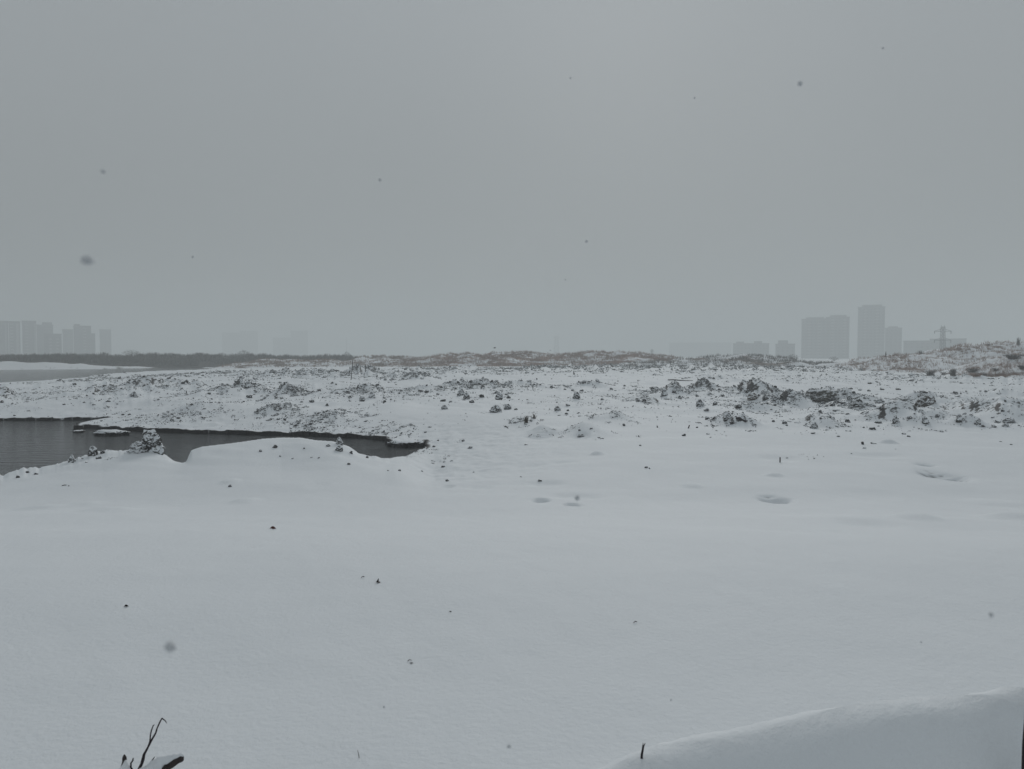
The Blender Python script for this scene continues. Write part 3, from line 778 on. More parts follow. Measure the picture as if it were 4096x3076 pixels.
# loose rubble on the heaps: the largest become clods of their own, the rest one mass
def scatter_rubble():
    X = []; Y = []; SZ = []
    g = np.random.default_rng(17)
    for hi, (cx, cy, sx, sy, hh, rr, n) in enumerate(HP):
        m = int(n * 7.5)
        # loose clods lie in strings and clumps rather than evenly
        nc = max(5, m // 13)
        qx = g.normal(0, .8, nc); qy = g.normal(0, .75, nc)
        qa = g.normal(0, .9, nc); ql = g.gamma(1.6, .12, nc)
        ci = g.integers(0, nc, m); t = g.uniform(-1, 1, m) * ql[ci]
        kx, ky = min(1, 3.0 / sx * (cy / 50)), min(1, 4.0 / sy * (cy / 50))
        lx = qx[ci] + (t * np.cos(qa[ci]) + g.normal(0, .07, m)) * kx; ly = qy[ci] + (t * np.sin(qa[ci]) + g.normal(0, .08, m)) * ky
        X.append(cx + lx * sx); Y.append(cy + ly * sy)
        px = np.minimum(1.0 + g.gamma(1.35, .55, m), 5.0)
        sc = .65 + .35 * min(1, rr / .25)
        SZ.append(px * sc)
    X = np.concatenate(X); Y = np.concatenate(Y); P = np.concatenate(SZ)
    # a thin sprinkling everywhere on the field
    m = 2600
    vv = 366 + 66 * g.random(m) ** 1.5; uu = g.uniform(-60, 1090, m)
    keep = fbm(uu / 60, vv / 9, 2, 200) > -.05
    xx, yy, zz = hits(uu[keep], vv[keep], 3)
    X = np.r_[X, xx]; Y = np.r_[Y, yy]; P = np.r_[P, np.minimum(1.0 + g.gamma(1.2, .4, len(xx)), 3)]
    ok = Y > 10
    X, Y, P = X[ok], Y[ok], P[ok]
    dp = sdf(pond, X, Y); dl = sdf(lake, X, Y)
    ok = (dp > .05) & (dl > .5)
    X, Y, P = X[ok], Y[ok], P[ok]
    Z = height(X, Y)
    return X, Y, Z, P
X, Y, Z, P = scatter_rubble()
order = np.argsort(-P)
NS = 300 - len(HERO)
g = np.random.default_rng(23)
uu = 512 + F * X / Y
b_ = (EYE - Z) / Y
vv = 384.5 + F * np.tan(np.arctan(b_) - PITCH)
vis = (uu > 3) & (uu < 1021)
big = [i for i in order if vis[i] and Y[i] < 75][:max(NS, 0)]
bs = set(big)
for k, i in enumerate(big):
    r = P[i] / F * Y[i] / 2
    me = (ME_SMALLD if g.random() < .45 else ME_SMALL)[k % 10]
    o = put('earth_clod', me, (X[i], Y[i], Z[i] + r * .25), (g.normal(0, .35), g.normal(0, .35), g.random() * 6.28), (r * g.uniform(.9, 1.4), r * g.uniform(.6, 1), r * g.uniform(.6, 1.1)))
    singles.append([o, float(uu[i]), float(vv[i]), float(P[i]), None])
def mass(name, idx, variants, m, label):
    vs = [(np.array(v), np.array(f)) for v, f in variants]
    V = []; Fc = []; k = 0
    g = np.random.default_rng(29)
    for i in idx:
        v, f = vs[int(g.integers(len(vs)))]
        r = P[i] / F * Y[i] / 2
        R = Matrix.Rotation(g.random() * 6.28, 3, 'Z') @ Matrix.Rotation(g.normal(0, .45), 3, 'X') @ Matrix.Rotation(g.normal(0, .45), 3, 'Y')
        s = np.array([r * g.uniform(.9, 1.6), r * g.uniform(.5, .9), r * g.uniform(.35, .8)])
        q = (v * s) @ np.array(R).T + np.array([X[i], Y[i], Z[i] + r * .12])
        V.append(q); Fc.append(f + k); k += len(v)
    o = put(name, npmesh(name, np.vstack(V), np.vstack(Fc), m, False, 3))
    tag(o, label, 'rubble', kind='stuff')
rest = [int(i) for i in range(len(X)) if i not in bs]
mass('loose_rubble', [i for i in rest if P[i] > 3.0 and i % 3], SMALL, M_CLOD, 'snow-dusted frozen earth rubble strewn over the heaps of the field')
mass('bare_rubble', [i for i in rest if P[i] > 3.0 and i % 3 == 0], SMALL, M_CLOD_DARK, 'bare dark frozen earth rubble strewn over the heaps of the field')
mass('small_rubble', [i for i in rest if 2.1 < P[i] <= 3.0], TINY, M_CLOD, 'small snow-dusted lumps of frozen earth between the larger clods')
mass('earth_crumbs', [i for i in rest if P[i] <= 2.1], SHARD, M_CLOD, 'fine crumbs of frozen earth between the larger clods of the field')

# the big slab and the snowy boulder, the two most conspicuous lumps of the field
def shaped_rock(u, v, w, h, label, seed, prof):
    """a rock whose half width follows prof from foot to tip"""
    x, y, z = hit(u, v); s = y / F
    e = put('snowy_rock', None, (x, y + w * s * .3, z)); tag(e, label, 'rock', 'snow-plastered rocks on the pond bank')
    v0_, f = crag(seed, prof[0], prof[1], 34, 26, .42, 2.3, .8)
    V = [(a * w * .5 * s, b * w * .5 * s, c * h * s) for a, b, c in v0_]
    put('earth', mesh('earth', V, f, M_ROCK), parent=e)
    cv, cf = cap_of(V, f, .010, .66)
    put('snow_cap', mesh('snow_cap', cv, cf, M_SNOW, True), parent=e)
shaped_rock(149.5, 452.5, 17, 21, 'tall snow-plastered rock standing alone on the near edge of the pond', 121, ((1.08, 1.02, 1.0, .86, .55), (0, .0, -.04, -.06, -.16)))
shaped_rock(135.5, 453, 14, 10.5, 'low snow-plastered rock leaning on the left of the tall rock at the pond', 125, ((1.1, 1.0, .85, .55), (0, .0, .1, .25)))
def big_slab():
    x, y, z = hit(822, 401)
    s = y / F
    e = put('earth_slab', None, (x, y, z))
    tag(e, 'biggest dark earth slab, upturned and overhanging to both sides on the right-hand ridge', 'earth clod')
    v, f = crag(91, (.72, .78, .86, .96, 1.0), (0, .02, .03, .08, .12), 40, 22, .26, 3.2)
    vv_ = [(a * 13 * s, b * 6 * s, (c * 10.5 - .5) * s + .04 * a * s * 10) for a, b, c in v]
    put('earth', mesh('earth', vv_, f, clod_material('slab_earth', (0.035, 0.033, 0.033), (0.20, 0.19, 0.17), .8, .4)), parent=e)
    cv, cf = cap_of(vv_, f, .035, .45)
    put('snow_cap', mesh('snow_cap', cv, cf, M_SNOW, True), (0, 0, .005), parent=e)
    v, f = ico_variant(93, 4, .7, .8, .9)
    put('broken_foot', mesh('broken_foot', [(a * 7.5 * s, b * 4 * s, c * 3.6 * s) for a, b, c in v], f, M_CLOD_DARK), (11 * s, -2 * s, .8 * s), parent=e)
big_slab()
def boulder():
    x, y, z = hit(926, 405)
    s = y / F
    e = put('snowy_boulder', None, (x, y, z))
    tag(e, 'big domed earth boulder plastered with snow near the right edge of the field', 'earth clod')
    v, f = crag(97, (1.0, 1.02, .95, .8, .5), (0, 0, .02, .03, .0), 36, 22, .16, 3.0)
    vv_ = [(a * 9.2 * s, b * 6.5 * s, (c * 11.5 - .5) * s) for a, b, c in v]
    put('earth', mesh('earth', vv_, f, clod_material('boulder_earth', (0.04, 0.036, 0.033), (0.13, 0.11, 0.095), .28, .75)), parent=e)
    v, f = ico_variant(98, 3, .7, .7, .9)
    put('broken_foot', mesh('broken_foot', [(a * 4 * s, b * 3 * s, c * 2.6 * s) for a, b, c in v], f, M_CLOD_DARK), (7.5 * s, -3 * s, 1.0 * s), parent=e)
boulder()

# labels that single out each clod: by its group of rubble, its size and its order from the left
ZONES = [   # u0,u1,v0,v1,name
 (-20, 145, 436, 500, 'on the bank left of the tall rock'), (145, 262, 436, 500, 'on the near bank right of the tall rock'),
 (262, 430, 436, 470, 'on the snow mound before the pond'), (380, 520, 436, 500, 'in smooth snow right of the pond corner'), (520, 700, 440, 500, 'in smooth snow below the middle'),
 (700, 1030, 440, 500, 'in smooth snow at lower right'),
 (-20, 80, 360, 436, 'at the left end between pond and lake'), (80, 150, 360, 404, 'on the leftmost ridge between pond and lake'), (80, 150, 404, 436, 'just beyond the mud edge of the pond'),
 (150, 215, 360, 400, 'on the low ridge behind the pond'), (150, 230, 400, 436, 'on the slope just above the pond'),
 (215, 275, 360, 436, 'on the heap between left edge and pole'), (275, 335, 360, 400, 'on the ridge just left of the pole'), (275, 335, 400, 436, 'on the rubble slope above the pond'),
 (335, 400, 360, 384, 'on the mound beside the pole'), (335, 400, 384, 436, 'on the slope below the pole'), (400, 440, 360, 436, 'on the small heap right of the pole'),
 (440, 480, 360, 436, 'on the middle crumbled heap'), (480, 540, 360, 400, 'on the rubble near the centre line'), (480, 540, 400, 440, 'around the long snow-hatted clod'),
 (540, 620, 360, 400, 'among the lone clods right of centre'), (540, 640, 400, 440, 'on the low humps of the centre'), (620, 690, 360, 440, 'on the steep heap right of centre'),
 (690, 745, 360, 404, 'on flat rubble before the brown block'), (690, 765, 404, 440, 'on the hump under the brown block'), (745, 800, 360, 404, 'on the ridge left of the slab'),
 (765, 840, 404, 440, 'on the slope below the big slab'), (800, 850, 360, 404, 'around the foot of the big slab'), (850, 910, 360, 396, 'in the stone row behind the ridge'),
 (840, 890, 396, 440, 'on the ridge left of the snowy boulder'), (890, 945, 396, 440, 'in front of the snowy boulder'), (910, 1030, 360, 396, 'on flat snow behind the snowy boulder'), (945, 1030, 396, 440, 'on the bank at the right edge')]
ORD = ['first', 'second', 'third', 'fourth', 'fifth', 'sixth', 'seventh', 'eighth', 'ninth', 'tenth', 'eleventh', 'twelfth', 'thirteenth', 'fourteenth', 'fifteenth',
       'sixteenth', 'seventeenth', 'eighteenth', 'nineteenth', 'twentieth', 'twenty-first', 'twenty-second', 'twenty-third', 'twenty-fourth', 'twenty-fifth', 'twenty-sixth', 'twenty-seventh', 'twenty-eighth']
bins = {}
for s in singles:
    o, u, v, w, lb = s
    if lb:
        tag(o, lb, 'earth clod', 'frozen earth clods on the snowy field'); continue
    zi = next((i for i, (a, b, c, d, nm) in enumerate(ZONES) if a <= u < b and c <= v < d), None)
    if zi is None:
        zi = min(range(len(ZONES)), key=lambda i: abs((ZONES[i][0] + ZONES[i][1]) / 2 - u) + 3 * abs((ZONES[i][2] + ZONES[i][3]) / 2 - v))
    bins.setdefault((zi, 'bigger' if w >= 4 else 'small'), []).append(s)
for (zi, sz), ls in bins.items():
    ls.sort(key=lambda s: s[1])
    for k, s in enumerate(ls):
        if len(ls) == 1: lab = 'only %s dark clod %s' % (sz, ZONES[zi][4])
        elif k == 0: lab = 'leftmost %s dark clod %s' % (sz, ZONES[zi][4])
        elif k == len(ls) - 1: lab = 'rightmost %s dark clod %s' % (sz, ZONES[zi][4])
        else: lab = '%s %s dark clod from the left %s' % (ORD[min(k, 27)], sz, ZONES[zi][4])
        tag(s[0], lab, 'earth clod', 'frozen earth clods on the snowy field')

# ------------------------------------------------------------------ islets in the pond
def islet(u0, u1, v, top, depth, label, seed, hmud=.11):
    x0, y0 = on_z(u0, v, ZW); x1, y1 = on_z(u1, v, ZW)
    cx, cy = (x0 + x1) / 2, (y0 + y1) / 2 + depth * .6; hw = abs(x1 - x0) / 2
    e = put('mud_islet', None, (cx, cy, ZW)); tag(e, label, 'islet', 'mud islets in the pond')
    v_, f = ico_variant(seed, 4, .28, 1.0, .5)
    mud = [(a * hw, b * depth, min(1, max(-1, c * 4)) * hmud * (1 + .4 * math.sin(a * 23) * math.sin(b * 17))) for a, b, c in v_]
    put('mud', mesh('mud', mud, f, M_MUD), parent=e)
    sn = []
    for a, b, c in v_:
        k = 1 - .25 * (a * .5 + .5)
        sn.append((a * hw * .97 - .02 * hw, b * depth * .97 + .02, hmud * .9 + max(c, -.10) * top * k + .01 * math.sin(a * 9)))
    put('snow_cap', mesh('snow_cap', sn, f, M_SNOW, True), parent=e)
islet(90, 126, 435.3, .13, .45, 'pointed snow-capped mud islet lying off the tongue of the far bank', 31)
islet(70.5, 83, 432.3, .03, .25, 'tiny flat dark mud islet left of the larger snow-capped one', 32, .05)
islet(385, 426, 446.6, .10, .5, 'snow-covered mud spit with dark ragged front at the right end of the pond', 33, .13)

# ------------------------------------------------------------------ poles, stakes and sticks
def stick(name, pts, rad, m, label, cat, group=None, n=8, snow=False):
    b = MB(); p0 = Vector(pts[0])
    b.tube([Vector(p) - p0 for p in pts], rad, n)
    if snow:
        e = put(name, None, p0); tag(e, label, cat, group)
        b.build('shaft', m, e)
        return e
    o = b.build(name, m); o.location = p0
    return tag(o, label, cat, group)
x, y, z = hit(351, 380)
t1 = at_dist(352.7, 360, y)
e = stick('leaning_pole', [(x, y, z - .1), tuple((Vector((x, y, z)) + Vector(t1)) / 2 + Vector((.02, 0, 0))), t1], [.045, .04, .035], M_POLE, 'thin tall leaning pole stuck in the rubble left of centre', 'pole')
x, y, z = hit(365.5, 372)
stick('survey_stake', [(x, y, z - .1), at_dist(365.3, 365, y)], .05, M_POLE, 'short faint stake to the right of the tall leaning pole', 'stake')
x, y, z = hit(780, 462.5)
stick('dark_stake', [(x, y, z - .05), at_dist(780.1, 457.2, y)], [.016, .014], M_TWIG, 'short black upright stake in the smooth snow below the right-hand heaps', 'stake')
x, y, z = hit(863.3, 444.5)
stick('stub', [(x, y, z - .05), at_dist(862.2, 441.8, y)], [.035, .035], M_TWIG, 'stubby dark peg leaning left above a flat clod at lower right', 'stake')
x, y, z = hit(772, 393)
stick('stub', [(x, y, z - .05), at_dist(771.7, 389.8, y)], [.03, .025], M_TWIG, 'small upright stub on the ridge just left of the big dark slab', 'stake')
x, y, z = hit(846.5, 372)
stick('weed_stem', [(x, y, z - .05), at_dist(846.5, 366.2, y)], [.03, .015], M_SHRUB, 'single dead weed stem on the flat snow in front of the tall towers', 'weed')
x, y, z = hit(688, 428.5)
stick('stub', [(x, y, z - .04), at_dist(689.5, 425, y)], [.025, .018], M_TWIG, 'short leaning stub on the white drift left of the crumbling hump', 'stake')
for (u, v, u2, v2, lab) in ((736.5, 421.2, 747.5, 423.3, 'dark broken branch lying right of the crumbling hump'), (668, 380.5, 693, 381.5, 'long thin pole lying flat on the far snow right of centre')):
    x, y, z = hit(u, v); x2, y2, z2 = hit(u2, v2); z2 = z2 if abs(z2 - z) < .4 else z
    pts = [(x + (x2 - x) * t, y + (y2 - y) * t, z + (z2 - z) * t + .07 + .03 * math.sin(t * 7)) for t in (0, .25, .5, .75, 1)]
    stick('fallen_branch', pts, [.05, .055, .05, .045, .02], M_TWIG, lab, 'branch')
# snow-topped post stub far right
x, y, z = hit(911.5, 375)
e = put('marker_cone', None, (x, y, z)); tag(e, 'little snow-covered cone with a peg on top, far right on the flat snow', 'marker')
b = MB(); s = y / F
b.tube([(0, 0, -.05), (0, 0, 1.6 * s), (0, 0, 2.6 * s)], [2.0 * s, 1.2 * s, .35 * s], 10); b.build('snow_cone', M_SNOW, e, True)
b = MB(); b.tube([(0, 0, 2.4 * s), (0, 0, 3.6 * s)], .3 * s, 6); b.build('peg', M_POLE, e)

# stick by the drift (foreground)
x, y, z = hit(641, 762)
def fg_stick():
    Yd = 2.75
    zb = H1(*at_dist(641.5, 760, Yd)[:2])
    pb = at_dist(641.5, 760, Yd)
    pts = [at_dist(640.6, 764, Yd), at_dist(642, 757, Yd), at_dist(643.2, 750, Yd - .01), at_dist(645.3, 743.3, Yd - .02)]
    return pts, zb
pts, zb = fg_stick()
gx, gy, gz = hit(641.3, 757.5)
pts = [(gx, gy, gz - .03)] + [at_dist(u, v, gy) for u, v in ((641.9, 754), (643.0, 749), (643.6, 746), (645.3, 743.2))]
e = put('forked_stalk', None, pts[0]); tag(e, 'short split dark stalk sticking out of the snow beside the grey drift', 'stalk')
b = MB(); b.tube([Vector(p) - Vector(pts[0]) for p in pts], [.0045, .004, .0033, .0025, .001], 7); b.build('stem', M_TWIG, e)
q = [at_dist(642.2, 752, gy), at_dist(642.6, 747, gy), at_dist(643.0, 743, gy)]
b = MB(); b.tube([Vector(p) - Vector(pts[0]) for p in q], [.0022, .0018, .0008], 6); b.build('side_shoot', M_TWIG, e)
# thin straw lower left of it
gx, gy, gz = hit(359.5, 758)
stick('straw', [(gx, gy, gz - .02), at_dist(358.8, 755, gy), at_dist(357.6, 750, gy)], [.0018, .0015, .0008], M_GRASS_FG, 'single pale straw standing in smooth snow at the bottom, left of centre', 'straw')

# unidentified dark upright thing at the right edge, given the shape of a stick
Yp = 1.9
bx, by_, bz = at_dist(1027.5, 745, Yp)
gz = H1(bx, by_)
b = MB(); b.tube([(0, 0, gz - bz - .1), (0, 0, 0), (.003, 0, at_dist(1027, 668, Yp)[2] - bz)], [.013, .012, .006], 10)
o = b.build('dark_upright', M_TWIG, smooth=True); o.location = (bx, by_, bz)
tag(o, 'dark blurred upright thing, unidentified, cut off by the right edge', 'stick')

# the snow-laden branch and twigs at the lower left
YB = 2.75
def A(u, v, dy=0.0): return Vector(at_dist(u, v, YB + dy))
root = A(134, 792)
root.z = min(root.z, H1(root.x, root.y) + .0)
e = put('fallen_bough', None, root)
tag(e, 'broken snow-laden bough with thin bare twigs at the bottom left corner', 'branch')
def rel(*pp): return [p - root for p in pp]
b = MB(); b.tube(rel(A(128, 800), A(150, 783), A(160, 772.5), A(166, 766.5), A(172, 763), A(178, 759.3), A(182.3, 757.6), A(183, 757.4)), [.026, .024, .018, .0155, .014, .014, .013, .008], 12, .5, 60)
b.build('bough', M_BARK, e, True)
b = MB()
sp = rel(A(140, 779, .0), A(146, 774), A(152, 767.5), A(160, 763.5), A(168, 759.5), A(176, 756.6), A(181, 755.2), A(183.5, 755.6))
spd = []; rr_ = []
R8 = [.027, .029, .0245, .0205, .0155, .0125, .0095, .0035]
for i_ in range(7):
    for k_ in range(6):
        spd.append(sp[i_].lerp(sp[i_ + 1], k_ / 6)); rr_.append(R8[i_] + (R8[i_ + 1] - R8[i_]) * k_ / 6)
spd.append(sp[-1]); rr_.append(R8[-1])
b.tube(spd, rr_, 18, .55, 26)
b.build('snow_load', M_SNOW, e, True)
b = MB(); b.tube(rel(A(134, 795), A(138, 770), A(141.5, 764.5), A(143, 759), A(143.8, 754.5), A(147.5, 748), A(150, 743), A(153.5, 736.5), A(156, 732.4), A(157, 728.5), A(160, 722), A(161.9, 718.2)),
    [.0065, .0054, .0052, .0048, .005, .004, .0038, .0032, .003, .0028, .0024, .0019], 8, .5, 120)
b.build('twig', M_TWIG, e, True)
b = MB(); b.tube(rel(A(161.9, 718.2), A(163.6, 719.5), A(165, 720.3), A(166, 722), A(166.8, 723.2)), [.0022, .002, .0018, .0014, .001], 6); b.build('twig', M_TWIG, e, True)
b = MB(); b.tube(rel(A(148.2, 746.6), A(150, 741), A(150.4, 735), A(151.5, 730), A(153, 726), A(154.3, 724.6)), [.0032, .0027, .0024, .0024, .0021, .0013], 7); b.build('twig', M_TWIG, e, True)
b = MB(); b.tube(rel(A(148, 770), A(150.5, 763.4), A(152.5, 759.8), A(154.6, 756.8)), [.003, .0022, .002, .0012], 6); b.build('twig', M_TWIG, e, True)
b = MB(); b.tube(rel(A(129, 790), A(130.8, 767), A(131, 763), A(132.8, 760.5), A(133.2, 758.2)), [.005, .0036, .003, .003, .0022], 7); b.build('twig', M_TWIG, e, True)
b = MB(); b.tube(rel(A(127, 769), A(130.5, 766.5), A(133.5, 771)), [.002, .0026, .0026], 6); b.build('twig', M_TWIG, e, True)
stp = rel(A(122, 795), A(123.5, 772), A(124.6, 762), A(124.4, 757.5), A(124.2, 754.6))
b = MB(); b.tube(stp, [.03, .016, .0085, .0075, .002], 10); b.build('stub', M_BARK, e, True)
stp2 = rel(A(123, 792, -.012), A(124.2, 772, -.012), A(125.6, 764, -.008), A(126, 760, -.004))
b = MB(); b.tube(stp2, [.05, .026, .0095, .004], 12); b.build('snow_load', M_SNOW, e, True)

# fallen leaves and bits
def leaf(u, v, size, m, label, curl=.5, rz=0.0, up=0.0):
    x, y, z = hit(u, v)
    b = MB(); V = []; n = 6
    for i in range(n + 1):
        t = i / n; w = math.sin(PI * min(t * .92 + .05, 1)) * .32
        V += [(t - .5, -w, curl * (w * .9) + .05 * math.sin(t * 9)), (t - .5, 0, .0 + .05 * math.sin(t * 9)), (t - .5, w, curl * (w * 1.1) + .04 * math.sin(t * 7))]
    Fs = []
    for i in range(n):
        for k in range(2):
            a = i * 3 + k; Fs.append((a, a + 1, a + 4, a + 3))
    b.add(V, Fs)
    k = len(b.v)
    b.add([(p[0], p[1], p[2] - .02) for p in V], [q[::-1] for q in Fs])
    b.tube([(-.5, 0, 0), (-.75, .03, .03)], .015, 5)
    o = put('fallen_leaf', mesh('fallen_leaf', b.v, b.f, m), (x, y, z + size * .12), (up, .15, rz), (size, size, size))
    tag(o, label, 'leaf')
leaf(273, 529.5, .07, M_LEAF, 'curled reddish brown leaf lying on smooth snow below the pond', .9, .4, .5)
leaf(377.3, 583, .055, M_LEAF_D, 'small dark leaf standing on edge in the snow, right of a tiny straw', 1.2, 1.4, 1.0)
leaf(126.3, 607.5, .03, M_LEAF_D, 'tiny dark crumpled leaf on smooth snow at far lower left', 1.0, .8, .4)
leaf(411.5, 663.5, .022, M_LEAF_D, 'thin dark leaf sliver near a faint straw below the middle', .3, 2.6, 0)
leaf(450.5, 612.5, .018, M_LEAF_D, 'speck-sized dark leaf in open snow just left of the centre line', .6, .3, .2)
leaf(521, 477.5, .05, M_LEAF_D, 'faint leaf beside the soft hollow at the top of the smooth snow', .6, .3, .2)
for (u, v, du, dv, lab) in ((361.2, 578.3, 3.2, -.6, 'tiny straw lying flat on the snow left of the small dark leaf'), (633.5, 623.5, 3.4, -.2, 'short dark straw lying flat right of the centre of the smooth snow'),
                            (407.5, 662.3, 4, -.5, 'faint curved straw beside the thin dark leaf below the middle'), (62, 486.2, 4.5, -.7, 'thin reddish straw lying on the snow at the left under the pond bank')):
    x, y, z = hit(u, v); x2, y2, z2 = hit(u + du, v + dv)
    stick('straw', [(x, y, z + .004), ((x + x2) / 2, (y + y2) / 2, (z + z2) / 2 + .012), (x2, y2, z2 + .006)], .0035 * y / 7, M_TWIG, lab, 'straw', n=5)

# ------------------------------------------------------------------ shrubs and grass tufts standing on their own
def shrub(name, u, v, w, h, n, m, label, cat, seed, spread=.8, group=None, thick=.018, dist=None):
    if dist is None:
        x, y, z = hit(u, v)
    else:
        x, y, z = at_dist(u, v, dist)
    g = random.Random(seed); W_ = w / F * y / 2; Hh = h / F * y
    e = put(name, None, (x, y, z)); tag(e, label, cat, group)
    b = MB()
    for i in range(n):
        a = g.uniform(0, 2 * PI); r = g.uniform(.2, 1) * spread; hh = Hh * g.uniform(.55, 1.05)
        bx, by = g.gauss(0, .22) * W_, g.gauss(0, .22) * W_
        p1 = (bx, by, -.1 * Hh); p2 = (bx + math.cos(a) * r * W_ * .45, by + math.sin(a) * r * W_ * .45, hh * .6); p3 = (bx + math.cos(a) * r * W_, by + math.sin(a) * r * W_, hh * g.uniform(.75, 1.05))
        b.tube([p1, p2, p3], [thick, thick * .7, thick * .2], 3)
        for _ in range(2):
            t = g.uniform(.3, .9)
            q = Vector(p1).lerp(Vector(p2), t) if g.random() < .5 else Vector(p2).lerp(Vector(p3), t)
            b.tube([q, q + Vector((g.gauss(0, .25) * W_, g.gauss(0, .25) * W_, g.uniform(.05, .3) * Hh))], [thick * .5, thick * .15], 3)
    b.build('stems', m, e)
    return e
shrub('grass_tuft', 526, 422.5, 8, 7, 34, M_GRASS_FG, 'upright tuft of dry grass stalks in the centre of the field', 'grass tuft', 1, .5, thick=.011)
shrub('grass_tuft', 534, 418.5, 6, 5, 18, M_GRASS_FG, 'smaller thin grass tuft right of the upright one in the centre', 'grass tuft', 2, .6, thick=.009)
G = 'low shrubs on the right-hand slopes'
shrub('bare_shrub', 953, 376, 9, 8, 90, M_SHRUB, 'dense grey tussock at the foot of the near right slope', 'shrub', 3, .6, G, .02)
shrub('bare_shrub', 930, 375.5, 15, 6, 60, M_SHRUB, 'flat spreading twiggy shrub left of the dense grey tussock', 'shrub', 4, 1.0, G, .02)
shrub('bare_shrub', 943, 375, 9, 4, 30, M_SHRUB, 'small twiggy shrub between the flat shrub and the tussock', 'shrub', 5, .9, G, .015)
shrub('grass_tuft', 976, 376.5, 14, 4, 60, M_GRASS, 'wide low patch of brownish grass right of the dense grey tussock', 'grass tuft', 6, 1.0, G, .02)
NX, NY, NZ = HILLS['n']
def on_hill(key, u, T):
    Xh, Yh, Zh = HILLS[key]
    ny = Xh.shape[1]; j = int((T + 1) / 2 * (ny - 1))
    uu_ = 512 + F * Xh[:, j] / Yh[:, j]; i = int(np.argmin(np.abs(uu_ - u)))
    return float(Xh[i, j]), float(Yh[i, j]), float(Zh[i, j])
def shrub_on(key, u, T, w, h, n, m, label, seed, thick=.03, spread=.9):
    x, y, z = on_hill(key, u, T)
    b_ = (EYE - z) / y
    v = 384.5 + F * math.tan(math.atan(b_) - PITCH)
    s = shrub('bare_shrub', u, v, w, h, n, m, label, 'shrub', seed, spread, G, thick, dist=y)
    s.location = (x, y, z)
shrub_on('n', 960, -.45, 16, 3.2, 45, M_SHRUB, 'dark low shrub at the left tip of the near right slope', 11)
shrub_on('n', 973, -.1, 16, 4.0, 55, M_SHRUB, 'long dark shrub climbing to the crest of the near right slope', 12)
shrub_on('n', 982, -.35, 12, 4.8, 55, M_SHRUB, 'round dark shrub in the middle of the near right slope', 13)
shrub_on('n', 996, -.3, 9, 3.2, 30, M_SHRUB, 'small dark shrub right of the round one on the near slope', 14)
shrub_on('n', 1013, -.05, 20, 4.8, 80, M_SHRUB, 'bulky dark shrub on top of the near slope by the right edge', 15)
shrub_on('n', 1022, -.4, 10, 4.8, 45, M_SHRUB, 'greyish shrub cut by the right edge under the bulky one', 16)
shrub_on('n', 1003, -.62, 14, 2.4, 35, M_SHRUB, 'flat scraggy shrub low on the near right slope', 17)
shrub_on('r', 886, -.1, 3, 6, 18, M_SHRUB, 'thin upright sapling on the crest under the shorter tower', 18, .03, .5)
shrub_on('r', 921, -.05, 7, 5, 40, M_SHRUB, 'small bush on the right hill crest left of the pylon', 19, .035)
shrub_on('r', 1018, -.05, 6, 8, 40, M_SHRUB, 'upright bush on the right hill skyline near the edge', 20, .035, .6)
shrub_on('r', 988, -.05, 8, 3, 40, M_SHRUB, 'low bush on the right hill skyline right of the pylon', 21, .035)

# ------------------------------------------------------------------ hazy trees
def tree(u, v, w, h, dist, label, seed, dense=240):
    x, y, z = at_dist(u, v, dist)
    z = min(z, .0) if dist > 250 else z
    g = random.Random(seed); s = dist / F; W_ = w * s / 2; top = at_dist(u, v - h, dist)[2] - z
    e = put('bare_tree', None, (x, y, z)); tag(e, label, 'tree', 'hazy trees on the skyline')
    b = MB(); b.tube([(0, 0, -.3), (0, 0, top * .35), (g.gauss(0, .2), 0, top * .8)], [.035 * top, .025 * top, .008 * top], 6); b.build('trunk', M_TREE, e)
    b = MB()
    for i in range(9):
        a = i * 2.4; z0 = top * g.uniform(.15, .5)
        b.tube([(0, 0, z0), (math.cos(a) * W_ * .4, math.sin(a) * W_ * .4, z0 + top * .2), (math.cos(a) * W_ * .75, math.sin(a) * W_ * .75, min(top * .9, z0 + top * .35))], [.016 * top, .01 * top, .004 * top], 4)
    b.build('limb', M_TREE, e)
    b = MB(); V = []; Fs = []
    for i in range(dense):
        while True:
            p = Vector((g.uniform(-1, 1), g.uniform(-1, 1), g.uniform(-1, 1)))
            if p.length < 1: break
        q = Vector((p.x * W_ * .85, p.y * W_ * .85, top * .58 + p.z * top * .40 * (1 - .25 * abs(p.x))))
        d = Vector((p.x * .6 + g.gauss(0, .4), p.y * .6 + g.gauss(0, .4), .6 + g.gauss(0, .3))).normalized() * top * .13
        n_ = Vector((g.gauss(0, 1), g.gauss(0, 1), g.gauss(0, 1))).normalized() * top * .012
        k = len(V); V += [q - n_, q + n_, q + d]; Fs.append((k, k + 1, k + 2))
    b.add(V, Fs); b.build('crown', M_TREE, e)
